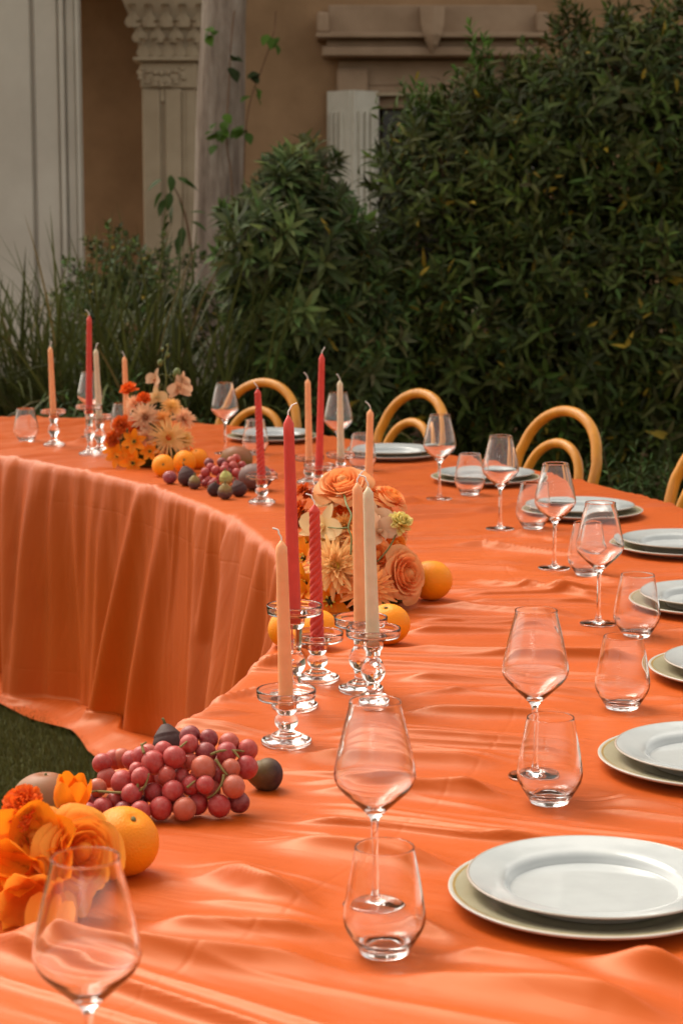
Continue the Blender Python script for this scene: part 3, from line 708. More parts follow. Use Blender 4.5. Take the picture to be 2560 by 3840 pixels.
HOLD_LAB = ['short glass holder of the nearest peach candle', 'tallest glass holder of the near plain red candle', 'short glass holder of the near twisted red candle',
            'glass holder behind the near cream candle', 'glass holder of the near cream candle behind the large wine glass', 'short glass holder of the peach candle left of the middle red candle',
            'short glass holder of the tall red candle behind the flowers', 'short glass holder of the cream candle behind the flowers', 'short glass holder hidden behind the middle roses',
            'short glass holder of the twisted candle beside the figs', 'glass holder of the leftmost peach candle', 'tallest glass holder at far left under the red candle',
            'glass holder of the far left cream candle', 'short glass holder behind the far flower arrangement']
SPOT = {}
for i, (x, y, _) in enumerate(WINE): SPOT['w', i] = spot(x, y, .036)
for i, (x, y, _) in enumerate(TUMB): SPOT['t', i] = spot(x, y, .032)
for i, (x, y, _) in enumerate(PLATES): SPOT['p', i] = spot(x, y, .16)
for i, c in enumerate(CAND): SPOT['c', i] = spot(c[0], c[1], .040)
# fruit: (kind, px, base py, diameter, label)
FRUIT = [('orange', 467, 3275, .081, 'large orange behind the foreground rose'),
         ('orange', 1615, 2250, .084, 'large orange right of the big peach rose'),
         ('orange', 1455, 2415, .076, 'orange behind the glass holder of the cream candle'),
         ('orange', 1078, 2425, .070, 'orange with its stem end showing, left of the near candles'),
         ('orange', 1190, 2432, .072, 'orange behind the short holder of the twisted candle'),
         ('orange', 613, 1786, .066, 'left orange below the far flowers'),
         ('orange', 693, 1772, .068, 'middle orange below the far flowers'),
         ('orange', 742, 1757, .064, 'right orange below the far flowers'),
         ('plum', 638, 1815, .040, 'small red plum in front of the far left orange'),
         ('fig', 703, 1822, .052, 'large dark fig in front of the far oranges'),
         ('fig', 730, 1834, .036, 'small brown fig leaning on the large dark fig'),
         ('fig', 803, 1860, .036, 'dark fig left of the front fig beside the twisted candle'),
         ('fig', 845, 1872, .040, 'front purple fig with a green neck near the table edge'),
         ('greenfig', 849, 1850, .038, 'greenish fig sitting above the front purple fig'),
         ('fig', 898, 1862, .042, 'dark fig right of the front fig beside the twisted candle'),
         ('mango', 888, 1775, .088, 'large round grey-green mango behind the far grapes'),
         ('mango2', 958, 1838, .080, 'dull purple mango behind the holder of the twisted candle'),
         ('fig', 632, 2842, .044, 'dark fig at the back of the near grapes'),
         ('figside', 1004, 2960, .044, 'dark fig lying at the right end of the near grapes'),
         ('mango', 175, 3105, .074, 'large blushed mango behind the orange tulip')]
for k, f in enumerate(FRUIT): SPOT['f', k] = spot(f[1], f[2], f[3] * .45)
for (x, y, r) in ((690, 3020, .14), (430, 3030, .10), (830, 1800, .09), (1330, 2250, .12), (1250, 2330, .10), (560, 1740, .10), (480, 1740, .09), (250, 3330, .12)):
    spot(x, y, r)
FOOT = np.array(FOOT)

def to_sq(px, py):
    p = at(px, py, TZ); dx, dy = p.x - TC[0], p.y - TC[1]
    return math.atan2(dy, dx) * 4.1, math.hypot(dx, dy) - RIN
def rout(a):                                        # the far end of the table narrows
    t = np.clip((a - R_(44)) / R_(14), 0, 1.4); return ROUT - 0.30 * t * t
LINES = [([(820, 3060), (1200, 3092), (1700, 3140), (2460, 3190)], .012, .004, .030),
         ([(430, 3350), (560, 3325), (700, 3298), (850, 3312), (1000, 3370), (1350, 3432), (1700, 3520), (2000, 3600), (2460, 3680)], .030, .020, .070),
         ([(100, 3580), (500, 3600), (1000, 3640), (1500, 3700), (2300, 3800)], .022, .030, .060),
         ([(960, 2835), (1250, 2850), (1700, 2868), (2100, 2895), (2460, 2905)], .017, .022, .060),
         ([(700, 2705), (1000, 2672), (1300, 2668), (1800, 2690), (2460, 2700)], .010, .014, .04),
         ([(960, 2510), (1250, 2458), (1600, 2452), (2000, 2480), (2460, 2480)], .016, .016, .045),
         ([(1500, 2270), (1700, 2280), (1900, 2300), (2300, 2330)], .013, .014, .04),
         ([(820, 2640), (950, 2605), (1100, 2600), (1400, 2640)], .014, .014, .04),
         ([(1650, 2130), (1900, 2140), (2300, 2200)], .012, .016, .04),
         ([(1560, 2010), (1800, 1995), (2100, 2040)], .012, .02, .05),
         ([(1400, 1905), (1600, 1880), (1800, 1850)], .016, .02, .05),
         ([(1100, 3190), (1500, 3230), (1700, 3260)], .010, .03, .03),
         ([(1450, 2990), (1900, 3000), (2460, 3040)], .012, .02, .05),
         ([(960, 2440), (1080, 2420), (1200, 2400)], .014, .012, .03),
         ([(1000, 2960), (1400, 2985), (1900, 2990), (2300, 2985)], .010, .012, .05), ([(1560, 2380), (1900, 2375), (2400, 2400)], .012, .012, .04),
         ([(1500, 2180), (1800, 2200), (2200, 2240)], .011, .012, .04), ([(1550, 2075), (1800, 2060), (2200, 2100)], .011, .012, .04), ([(600, 3480), (1200, 3520), (2000, 3660)], .016, .016, .05),
         ([(1000, 2760), (1300, 2750), (1800, 2790), (2300, 2800)], .010, .012, .05), ([(1450, 1960), (1700, 1940), (1950, 1900)], .010, .014, .04), ([(1550, 2560), (1900, 2570), (2400, 2590)], .012, .013, .05), ([(1450, 2620), (1800, 2600), (2200, 2610)], .008, .01, .03)]
LINES = [(sorted([to_sq(*p)[::-1] for p in l]), A * 1.4, wn * .8, wf * .6) for (l, A, wn, wf) in LINES]
rg = np.random.default_rng(5)
RND = []
for k in range(150):
    RND.append((rg.uniform(-3.0, 4.6), rg.uniform(-.14, .14), rg.uniform(.003, .010), rg.uniform(.0035, .009), rg.uniform(.008, .028), rg.uniform(0, 1.15), rg.uniform(.3, 1.1)))
def raw_h(s, q):
    sw = s + .028 * vnoise(q * 1.8 + 7, s * 1.1 + 3, 1) + .005 * vnoise(q * 5 + 3, s * 3 + 9, 2)
    h = np.zeros_like(s)
    for (s0, sl, A, wn, wf, qc, qw) in RND:
        d = sw - s0 - sl * (q - .55); e = np.exp(-((q - qc) / qw) ** 2)
        h = h + A * e * np.exp(-np.abs(d / np.where(d < 0, wn, wf)) ** 1.3)
    for (pl, A, wn, wf) in LINES:
        qs = np.array([p[0] for p in pl]); ss = np.array([p[1] for p in pl])
        d = s + .006 * vnoise(q * 9 + 1, s * 2, 4) - np.interp(q, qs, ss); e = np.clip((q - qs[0] + .05) / .08, 0, 1) * np.clip((qs[-1] - q + .08) / .1, 0, 1)
        e = e * e * (3 - 2 * e) * (.75 + .35 * vnoise(q * 5 + A * 999, s * 0, 6))
        h = np.maximum(h, 0) + A * e * np.exp(-np.abs(d / np.where(d < 0, wn, wf)) ** 1.35)
    h = h + .0022 * (1 + vnoise(q * 3 + 11, s * 4 + 2, 3)) + .0006 * vnoise(q * 12, s * 30 + 5, 8)
    return np.maximum(h, 0)
def damp(x, y):
    k = np.ones_like(x)
    for (fx_, fy_, r) in FOOT:
        d = np.hypot(x - fx_, y - fy_); t = np.clip((d - r - .012) / .07, 0, 1); k = np.minimum(k, .06 + .94 * t * t * (3 - 2 * t))
    return k
def cloth_h(x, y):
    dx, dy = x - TC[0], y - TC[1]; s = np.arctan2(dy, dx) * 4.1; q = np.hypot(dx, dy) - RIN
    return raw_h(s, q) * damp(x, y)
def rest(p, r=.02):                                 # height of the cloth under a small footprint
    a = np.linspace(0, 2 * np.pi, 8, endpoint=False); xs = np.append(p.x + r * np.cos(a), p.x); ys = np.append(p.y + r * np.sin(a), p.y)
    return TZ + float(np.mean(cloth_h(xs, ys)))

# --- tablecloth: one sheet, inner hem on the lawn, up, over the table, down the outer side
ang = np.concatenate([np.arange(-62, -38, .6), np.arange(-38, 2, .042), np.arange(2, 30, .12), np.arange(30, 66.01, .2)]) * np.pi / 180
prow = np.random.default_rng(21)
pl_in = []; s_ = -4.6
while s_ < 5.2:
    pl_in.append((s_, prow.uniform(.022, .060), prow.uniform(.2, 1.0), prow.choice([prow.uniform(-.1, .1), prow.uniform(-.34, .26)]))); s_ += prow.uniform(.07, .24)
def pleat(s, t, seq):
    p = np.zeros_like(s)
    for (s0, wd, A, dr) in seq:
        d = s - s0 - dr * t; p = np.maximum(p, A * np.exp(-np.abs(d / (wd * (1 + .9 * t))) ** 1.8))
    return p
rows = []                                           # (r, z) functions of angle
NA = len(ang)
X, Y, Z, U, Vv = [], [], [], [], []
def add(r, z, vv):
    X.append(TC[0] + r * np.cos(ang)); Y.append(TC[1] + r * np.sin(ang)); Z.append(z); U.append(ang * 4.1); Vv.append(np.full(NA, vv))
s_in = ang * RIN
gath = []; s_ = -4.6
while s_ < 5.2:
    gath.append((s_, prow.uniform(.008, .020), prow.uniform(.2, 1.0), prow.uniform(-.1, .1))); s_ += prow.uniform(.03, .11)
def skirt_off(t, seq, amp):                         # t: 0 at the table edge .. 1 at the ground
    return .003 + .010 * t + amp * (.05 + .95 * t ** .7) * pleat(s_in, t, seq) + .02 * t * vnoise(s_in * 1.3, s_in * 0 + t * 1.5, 14) + .010 * max(0, 1 - t * 1.1) * min(1, t * 8 + .2) * pleat(s_in, t, gath)
pool = np.interp(np.degrees(ang), [-60, 10, 22, 29, 33, 42, 60], [.10, .12, .19, .17, .10, .08, .07]) + .03 * vnoise(s_in * 2.2 + 4, s_in * 0, 15)
endr = RIN - skirt_off(1.0, pl_in, .14); smooth_r = np.convolve(np.pad(endr, 60, mode='edge'), np.ones(121) / 121, 'valid')
npool = 14
for k in range(npool):
    u = 1 - k / npool
    zz = .012 + .022 * (1 + vnoise(s_in * 4, s_in * 0 + u * 3, 17)) * (1 - u * .75) + .022 * (1 - u) ** 2
    add(endr * (1 - u) + smooth_r * u - pool * u, zz, -1.0 + .2 * (1 - u))
nsk = 74
for k in range(nsk):
    t = 1 - k / nsk; zz = .03 + (TZ - .03 - .008) * (1 - t) + .01 * (1 + vnoise(s_in * 7, s_in * 0, 17)) * t
    add(RIN - skirt_off(t, pl_in, .14), zz + .0 * t, -.8 + .78 * (1 - t))
nt_ = 150; ro = rout(ang)
edge_p = pleat(s_in, 0.0, pl_in)
for k in range(nt_ + 1):
    u = k / nt_; u2 = u
    r = RIN + .001 + (ro - RIN - .002) * (u2 ** 1.0)
    x = TC[0] + r * np.cos(ang); y = TC[1] + r * np.sin(ang)
    e = np.minimum((r - RIN), (ro - r)); rnd = np.clip(e / .008, 0, 1); drop = -.007 * (1 - np.sqrt(np.clip(1 - (1 - rnd) ** 2, 0, 1)))
    h = cloth_h(x, y) * np.clip(.55 + e / .05, 0, 1) + .004 * edge_p * np.exp(-((r - RIN) / .045) ** 2)
    add(r, TZ + h + drop, (r - RIN).mean())
pl_out = [(a_ + .3, b_, c_, d_) for (a_, b_, c_, d_) in pl_in]
for k in range(1, 41):
    t = k / 40
    add(ro + .004 + .006 * t + .03 * (.15 + .85 * t ** .75) * pleat(ang * ROUT, t, pl_out), np.full(NA, TZ - .012 - (TZ - .035) * t), 1.2 + .75 * t)
X, Y, Z, U, Vv = (np.array(a_) for a_ in (X, Y, Z, U, Vv)); nr = len(X)
V = np.stack([X, Y, Z], 2).reshape(-1, 3); uv = np.stack([U, Vv], 2).reshape(-1, 2)
ii, jj = np.meshgrid(np.arange(nr - 1), np.arange(NA - 1), indexing='ij'); k0 = (ii * NA + jj).ravel()
Fq = np.stack([k0, k0 + NA, k0 + NA + 1, k0 + 1], 1)
cl = npmesh('tablecloth', V, Fq, M['cloth'], None, True, uv=uv)
tag(cl, 'orange satin cloth draped in folds over the long curved table down to the grass', 'tablecloth')
# --- the table itself under the cloth
tb_ = empty('serpentine_table', (TC[0] + 4.08, TC[1], 0), 0, 'curved banquet table hidden under the orange cloth', 'table')
V, Fc = [], []
aa = np.radians(np.arange(-60, 64.1, 2)); na = len(aa)
for z in (.715, .738):
    for r in (RIN + .02, None):
        for a_ in aa:
            r2 = r if r else float(rout(a_)) - .02
            V.append((TC[0] + r2 * math.cos(a_) - tb_.location.x, TC[1] + r2 * math.sin(a_) - tb_.location.y, z))
for i in range(na - 1):
    A_, B_, C_, D_ = i, i + na, i + 2 * na, i + 3 * na
    Fc += [(A_, A_ + 1, B_ + 1, B_), (C_, D_, D_ + 1, C_ + 1), (A_, C_, C_ + 1, A_ + 1), (B_, B_ + 1, D_ + 1, D_)]
Fc += [(0, na, 3 * na, 2 * na), (na - 1, 3 * na - 1, 4 * na - 1, 2 * na - 1)]
M['wood'] = simple('plywood', (.30, .19, .10), (.42, .28, .15), 6, .6, .3, stretch=(1, 8, 1))
mesh('tabletop', V, Fc, M['wood'], tb_, smooth=False)
for a_ in np.radians([-55, -30, -5, 20, 45, 62]):
    for r in (RIN + .15, 4.35):
        tv, tf = tube([(TC[0] + r * math.cos(a_) - tb_.location.x, TC[1] + r * math.sin(a_) - tb_.location.y, z) for z in (0, .36, .714)], .02, 10)
        mesh('leg', tv, tf, M['wood'], tb_)

# ==================================================================== CHAIRS
M['bent'] = simple('honey_bentwood', (.48, .18, .014), (.70, .29, .028), 28.0, .36, .45, .15, 60, .001, stretch=(1, 1, .12))
M['cane'] = simple('woven_cane', (.45, .30, .13), (.60, .43, .20), 90, .7, .3)
def chair(x, y, yaw, label):
    c = empty('bentwood_chair', (x, y, 0), yaw, label, 'chair', 'bentwood chairs along the outside of the table')
    # local frame: +Y points away from the table, origin under the seat centre
    def yb(z): return .185 + (.13 * ((z - .45) / .45) if z > .45 else .09 * ((.45 - z) / .45) ** 1.4)
    wz = lambda z: np.interp(z, [0, .45, .60, .70, .78], [.20, .168, .186, .198, .186])
    L = [(-wz(z), yb(z), z) for z in (0, .15, .3, .45, .55, .65, .73)]
    arch = [(-.186 * math.cos(q) , yb(.73 + .16 * math.sin(q)), .73 + .158 * math.sin(q)) for q in np.linspace(.22, math.pi - .22, 13)]
    Rr = [(-a_, b_, c_) for (a_, b_, c_) in L][::-1]
    tv, tf = tube(spline(L + arch + Rr, 3), .0172, 12); mesh('back_hoop', tv, tf, M['bent'], c)
    yi = lambda z: yb(z) - .004
    Li = [(-.118, yi(.44), .44), (-.128, yi(.52), .52), (-.138, yi(.6), .60), (-.136, yi(.66), .66)]
    ai = [(-.130 * math.cos(q), yi(.67 + .12 * math.sin(q)), .67 + .118 * math.sin(q)) for q in np.linspace(.25, math.pi - .25, 11)]
    tv, tf = tube(spline(Li + ai + [(-p[0], p[1], p[2]) for p in Li][::-1], 3), .0155, 10); mesh('inner_hoop', tv, tf, M['bent'], c)
    rv, rf = lathe(smooth_prof([(.150, .435), (.185, .430), (.200, .445), (.196, .465), (.178, .470), (.158, .462), (.150, .450), (.150, .435)], 3), 40); st = mesh('seat', rv, rf, M['bent'], c)
    rv, rf = lathe([(0, .452), (.08, .453), (.155, .458)], 40); mesh('cane_panel', rv, rf, M['cane'], st)
    for s in (-1, 1):
        tv, tf = tube([(s * .13, -.13, .44), (s * .145, -.15, .25), (s * .16, -.165, 0)], [.018, .016, .012], 10); mesh('leg', tv, tf, M['bent'], c)
    rv = [(.165 * math.cos(q), .165 * math.sin(q) + .01, .20) for q in np.linspace(0, 2 * math.pi, 33)]
    tv, tf = tube(rv, .009, 8); mesh('leg_ring', tv, tf, M['bent'], c)
    return c
def chair_at(px, Ytop, rot, label):                  # px of the hoop top, distance, direction the back faces away from the table
    p = atY(px, 836, Ytop); d = Vector((math.cos(rot), math.sin(rot)))
    chair(p.x - d.x * .31, p.y - d.y * .31, rot - math.pi / 2, label)
chair_at(992, 7.42, R_(50), 'honey coloured bentwood chair nearest the grass clump, leftmost')
chair_at(1582, 6.95, R_(34), 'honey coloured bentwood chair in the middle of the three full hoops')
chair_at(2140, 6.28, R_(33), 'honey coloured bentwood chair with two full hoops at the right')
chair_at(2765, 5.6, R_(30), 'honey coloured bentwood chair cut off by the right edge of the frame')

# ==================================================================== TABLEWARE
def copies(proto_fn, places, labels, cat, group, name):
    """builds one, then copies it with all its parts"""
    proto = None
    for (x, y, z, rz), lab in zip(places, labels):
        if proto is None: r = proto = proto_fn(name)
        else:
            r = proto.copy(); COL.objects.link(r)
            for ch in proto.children:
                c2 = ch.copy(); COL.objects.link(c2); c2.parent = r
                for g2 in ch.children: d2 = g2.copy(); COL.objects.link(d2); d2.parent = c2
        r.location = (x, y, z); r.rotation_euler = (0, 0, rz); tag(r, lab, cat, group)
def wine_glass(name):
    r = empty(name, (0, 0, 0)); g = M['glass']
    outer = smooth_prof([(.0042, .092), (.0055, .098), (.012, .106), (.026, .119), (.038, .131), (.0432, .141), (.0438, .150), (.0415, .164), (.0345, .195), (.0290, .217), (.0278, .226)], 5)
    inner = smooth_prof([(.0266, .226), (.0278, .217), (.0333, .195), (.0403, .164), (.0426, .150), (.0420, .1415), (.0368, .1325), (.0245, .121), (.012, .1115), (.004, .1085), (0, .108)], 5)
    inner = [(max(0, a), b) for a, b in inner]
    top = [(.0277, .2264), (.0272, .2266), (.0267, .2264)]
    V, Fc = lathe(outer + top + inner, 64); mesh('bowl', V, Fc, g, r)
    V, Fc = lathe(smooth_prof([(.0062, .010), (.0044, .018), (.0036, .030), (.0034, .055), (.0036, .080), (.0042, .092)], 4), 24); mesh('stem', V, Fc, g, r)
    V, Fc = lathe([(0, .0006), (.030, .0004), (.0340, .0012), (.0346, .0022), (.0338, .0032)] + smooth_prof([(.030, .0036), (.020, .0044), (.010, .0066), (.0062, .010)], 4), 56); mesh('foot', V, Fc, g, r)
    return r
def tumbler(name):
    r = empty(name, (0, 0, 0)); g = M['glass']
    outer = smooth_prof([(.0255, .004), (.032, .014), (.0390, .026), (.0415, .036), (.0410, .047), (.0375, .070), (.0325, .097), (.0298, .111)], 5)
    inner = smooth_prof([(.0286, .111), (.0312, .097), (.0362, .070), (.0397, .047), (.0402, .037), (.0375, .0275), (.0300, .016), (.022, .0105), (.012, .0085), (0, .008)], 5)
    V, Fc = lathe(outer + [(.0297, .1114), (.0292, .1116), (.0287, .1114)] + [(max(0, a), b) for a, b in inner], 64); mesh('bowl', V, Fc, g, r)
    V, Fc = lathe([(0, .0022), (.015, .0018), (.0215, .0006), (.0240, .0006), (.0252, .002), (.0255, .004)], 64); mesh('base', V, Fc, g, r)
    return r
def places(key, lst, r): return [(SPOT[key, i].x, SPOT[key, i].y, rest(SPOT[key, i], r) - .0004, random.uniform(0, 6)) for i in range(len(lst))]
copies(wine_glass, places('w', WINE, .03), [w_[2] for w_ in WINE], 'wine glass', 'wine glasses on the table', 'wine_glass')
copies(tumbler, places('t', TUMB, .024), [w_[2] for w_ in TUMB], 'tumbler', 'tumblers on the table', 'glass_tumbler')

M['plate'] = simple('pale_grey_glaze', (.40, .42, .42), (.44, .46, .46), 30, .10, .5, .03, 18, .004)
M['plate_rim'] = simple('plate_edge', (.36, .31, .26), (.40, .35, .30), 20, .25, .5)
M['charger'] = simple('sage_cream_glaze', (.33, .30, .19), (.39, .35, .24), 25, .22, .5, .03, 18, .004)
M['charger_edge'] = simple('charger_pale_edge', (.44, .41, .36), (.50, .47, .42), 20, .3, .5)
M['gold'] = simple('gilt_line', (.30, .19, .05), (.40, .26, .08), 60, .3, .6)
def charger(name):
    r = empty(name, (0, 0, 0))
    V, Fc = lathe(smooth_prof([(0, .004), (.06, .004), (.098, .005), (.112, .009), (.130, .0130), (.1475, .0163)], 4), 96); mesh('well', V, Fc, M['charger'], r)
    V, Fc = lathe(smooth_prof([(.1505, .0170), (.1535, .0176), (.1550, .0170), (.1545, .0150), (.148, .0118), (.12, .0045), (.10, .001), (.098, 0), (.094, 0), (.092, .002), (.05, .0022), (0, .0022)], 3), 96); mesh('rim', V, Fc, M['charger_edge'], r)
    V, Fc = lathe([(.1475, .0163), (.1490, .0169), (.1505, .0170)], 96); mesh('gold_band', V, Fc, M['gold'], r)
    return r
def plate(name):
    r = empty(name, (0, 0, 0))
    V, Fc = lathe(smooth_prof([(0, .0055), (.05, .0055), (.086, .0062), (.092, .0090), (.097, .0150), (.104, .0185), (.120, .0215), (.1352, .0248)], 4), 96); mesh('face', V, Fc, M['plate'], r)
    V, Fc = lathe(smooth_prof([(.1352, .0248), (.1368, .0254), (.1378, .0248), (.1370, .0228), (.122, .0178), (.104, .0140), (.094, .006), (.090, .001), (.084, 0), (.082, .002), (.04, .0024), (0, .0024)], 3), 96); mesh('underside', V, Fc, M['plate_rim'], r)
    return r
pc = places('p', PLATES, .1)
pc = [(x, y, z + .001, rz) for (x, y, z, rz) in pc]
copies(charger, pc, ['sage cream charger plate with gold line, ' + p[2] for p in PLATES], 'charger plate', 'charger plates', 'charger_plate')
copies(plate, [(x + random.uniform(-.006, .010), y + random.uniform(0, .008), z + .0046, rz) for (x, y, z, rz) in pc], ['pale grey dinner plate on a charger, ' + p[2] for p in PLATES], 'dinner plate', 'dinner plates', 'dinner_plate')

# --- candle holders and candles
def holder(name, Hh):
    r = empty(name, (0, 0, 0)); g = M['holder_glass']; k = Hh
    V, Fc = lathe([(0, .0018), (.028, .001), (.0335, .0008)] + smooth_prof([(.0352, .0028), (.0358, .0055), (.0340, .0085), (.0285, .0108), (.0225, .0125), (.0205, .0150), (.0150, .0175), (.0105, .0205)], 4), 56); mesh('foot', V, Fc, g, r)
    if Hh < .1: balls = [(.0105, .0205), (.0112, .0235), (.0152, .0275), (.0168, .0335), (.0152, .0395), (.0118, .0430), (.0122, .0450)]
    elif Hh < .14: balls = [(.0105, .0205), (.0095, .026), (.0110, .034), (.0160, .0415), (.0186, .050), (.0178, .058), (.0145, .066), (.0105, .073), (.0110, .079), (.0122, .084)]
    else: balls = [(.0105, .0205), (.0090, .030), (.0092, .046), (.0110, .055), (.0150, .0615), (.0170, .070), (.0155, .078), (.0112, .085), (.0100, .092), (.0112, .100), (.0116, .112), (.0122, .124)]
    V, Fc = lathe(smooth_prof(balls, 4), 40); mesh('stem', V, Fc, g, r)
    b = Hh - .036
    outer = smooth_prof([(balls[-1][0], balls[-1][1]), (.0148, b + .0055), (.0158, b + .012), (.0162, b + .0185)], 4) + smooth_prof([(.0200, b + .0200), (.0330, b + .0208), (.0395, b + .0218), (.0412, b + .0245), (.0418, b + .030), (.0420, Hh - .001)], 3)
    inner = [(.0414, Hh), (.0402, Hh), (.0396, Hh - .0015)] + smooth_prof([(.0392, b + .030), (.0385, b + .0258), (.0340, b + .0243), (.0200, b + .0238), (.0130, b + .0236)], 3) + [(.0122, b + .0225), (.0120, b + .010), (.0112, b + .0072), (0, b + .0070)]
    V, Fc = lathe(outer + inner, 56); mesh('dish', V, Fc, g, r)
    return r
def wax(name, c0, c1):
    m, t, b = newmat(name)
    t.links.new(ramp(t, noise(t, 40, 4), [(.3, c0), (.7, c1)]), b.inputs['Base Color'])
    b.inputs['Roughness'].default_value = .5; b.inputs['Specular IOR Level'].default_value = .35
    b.inputs['Subsurface Weight'].default_value = .25; b.inputs['Subsurface Radius'].default_value = (.012, .006, .003); b.inputs['Subsurface Scale'].default_value = .5
    return m
M['peach'] = wax('peach_wax', (.84, .35, .15), (.90, .41, .19)); M['red'] = wax('coral_red_wax', (.60, .050, .034), (.68, .070, .046))
M['twist'] = wax('deep_red_wax', (.56, .045, .030), (.64, .062, .040)); M['cream'] = wax('cream_wax', (.66, .52, .34), (.74, .59, .40))
M['wick'] = simple('cotton_wick', (.78, .70, .64), (.88, .82, .76), 200, .9, .1)
def candle_mesh(L, kind):
    seg = 40 if kind == 'twist' else 20
    n = 200 if kind == 'twist' else 24; V, Fc = [], []
    for i in range(n + 1):
        u = i / n; z = L * u
        r = .0108 - .0030 * u
        if u > .955: r *= max(.12, math.cos((u - .955) / .045 * 1.45)) if kind != 'twist' else max(.15, 1 - ((u - .955) / .045) ** 1.3 * .85)
        for k in range(seg):
            a = 2 * math.pi * k / seg; rr_ = r
            if kind == 'twist': rr_ = r * (1.10 - .20 * (1 - abs(math.sin(2 * a - z * 250))) ** 1.5 * (1 if u < .95 else .3))
            V.append((rr_ * math.cos(a), rr_ * math.sin(a), z))
    for i in range(n):
        for k in range(seg): k2 = (k + 1) % seg; Fc.append((i * seg + k, i * seg + k2, (i + 1) * seg + k2, (i + 1) * seg + k))
    Fc.append(tuple(range(seg - 1, -1, -1))); Fc.append(tuple(n * seg + k for k in range(seg)))
    return V, Fc
hproto = {}
for i, (px, py, Hh, L, kind, lean, lab) in enumerate(CAND):
    p = SPOT['c', i]; z = rest(p, .03)
    if Hh not in hproto: h_ = hproto[Hh] = holder('candle_holder', Hh)
    else:
        pr = hproto[Hh]; h_ = pr.copy(); COL.objects.link(h_)
        for ch in pr.children: c2 = ch.copy(); COL.objects.link(c2); c2.parent = h_
    h_.location = (p.x, p.y, z - .0004); h_.rotation_euler = (0, 0, random.uniform(0, 6)); tag(h_, HOLD_LAB[i], 'candle holder', 'glass candle holders')
    c = empty('twisted_candle' if kind == 'twist' else 'taper_candle', (p.x, p.y, z + Hh - .0285), 0, lab, 'candle', 'taper candles')
    V, Fc = candle_mesh(L, kind); mesh('wax', V, Fc, M[kind], c)
    sgn = random.choice((-1, 1)) if i not in (0, 4, 9) else -1
    wk = [(0, 0, L - .003), (0, 0, L + .004), (sgn * .003, 0, L + .009), (sgn * (.004 + .004 * random.random()), .001, L + .014), (sgn * (.006 + .008 * random.random()), .001, L + .017)]
    tv, tf = tube(spline(wk, 4), .0012, 6); mesh('wick', tv, tf, M['wick'], c)
    c.rotation_euler = (random.uniform(-.012, .012), lean * .85, 0)

# ==================================================================== FRUIT
m, t, b = newmat('orange_peel')
oi = t.nodes.new('ShaderNodeObjectInfo')
mixc = t.nodes.new('ShaderNodeMixRGB'); mixc.inputs[1].default_value = (.86, .24, .004, 1); mixc.inputs[2].default_value = (.90, .30, .005, 1); t.links.new(oi.outputs['Random'], mixc.inputs[0])
t.links.new(mixc.outputs[0], b.inputs['Base Color']); b.inputs['Roughness'].default_value = .5; b.inputs['Specular IOR Level'].default_value = .25
b.inputs['Subsurface Weight'].default_value = .05; b.inputs['Subsurface Radius'].default_value = (.01, .004, .001); b.inputs['Subsurface Scale'].default_value = .4
tc = t.nodes.new('ShaderNodeTexCoord'); vo = node(t, 'ShaderNodeTexVoronoi', Scale=420.0); t.links.new(tc.outputs['Object'], vo.inputs['Vector']); bump(t, b, vo.outputs['Distance'], .35, .0014)
M['orange'] = m
def grad_fruit(name, bottom, top, z0, z1, rough=.4, bloom=.25, rnd=.2, bloomc=(.45, .38, .42), nscale=30):
    m, t, b = newmat(name); tc = t.nodes.new('ShaderNodeTexCoord'); sp = t.nodes.new('ShaderNodeSeparateXYZ'); t.links.new(tc.outputs['Object'], sp.inputs[0])
    nz = node(t, 'ShaderNodeTexNoise', Scale=nscale, Detail=5.0, Roughness=.65); t.links.new(tc.outputs['Object'], nz.inputs['Vector'])
    mr = node(t, 'ShaderNodeMapRange'); mr.inputs[1].default_value = z0; mr.inputs[2].default_value = z1; t.links.new(sp.outputs['Z'], mr.inputs[0])
    ad = node(t, 'ShaderNodeMath', operation='ADD'); sb_ = node(t, 'ShaderNodeMath', operation='MULTIPLY_ADD'); sb_.inputs[1].default_value = .8; sb_.inputs[2].default_value = -.4
    t.links.new(nz.outputs['Fac'], sb_.inputs[0]); t.links.new(mr.outputs[0], ad.inputs[0]); t.links.new(sb_.outputs[0], ad.inputs[1])
    col = ramp(t, ad.outputs[0], [(.15, bottom), (.85, top)])
    oi = t.nodes.new('ShaderNodeObjectInfo'); h = node(t, 'ShaderNodeHueSaturation'); m2 = node(t, 'ShaderNodeMapRange'); m2.inputs[3].default_value = 1 - rnd; m2.inputs[4].default_value = 1 + rnd * 1.4
    t.links.new(oi.outputs['Random'], m2.inputs[0]); t.links.new(m2.outputs[0], h.inputs['Value']); t.links.new(col, h.inputs['Color'])
    n2 = node(t, 'ShaderNodeTexNoise', Scale=nscale * 2.5, Detail=6.0, Roughness=.7); t.links.new(tc.outputs['Object'], n2.inputs['Vector'])
    bf = ramp(t, n2.outputs['Fac'], [(.42, (0, 0, 0)), (.72, (bloom, bloom, bloom))])
    mxx = t.nodes.new('ShaderNodeMixRGB'); t.links.new(bf, mxx.inputs[0]); t.links.new(h.outputs[0], mxx.inputs[1]); mxx.inputs[2].default_value = (*bloomc, 1)
    t.links.new(mxx.outputs[0], b.inputs['Base Color']); b.inputs['Roughness'].default_value = rough; b.inputs['Specular IOR Level'].default_value = .22
    return m
M['fig'] = grad_fruit('fig_skin', (.040, .015, .017), (.060, .026, .022), -.03, .03, .6, .22, .2, (.15, .095, .095), 60)
M['figneck'] = grad_fruit('fig_neck', (.07, .03, .03), (.22, .15, .045), 0, .02, .55, .25, .2, (.25, .22, .18), 60)
M['figside'] = grad_fruit('fig_skin_olive', (.045, .018, .020), (.17, .11, .03), -.02, .035, .55, .22, .1, (.17, .11, .11), 50)
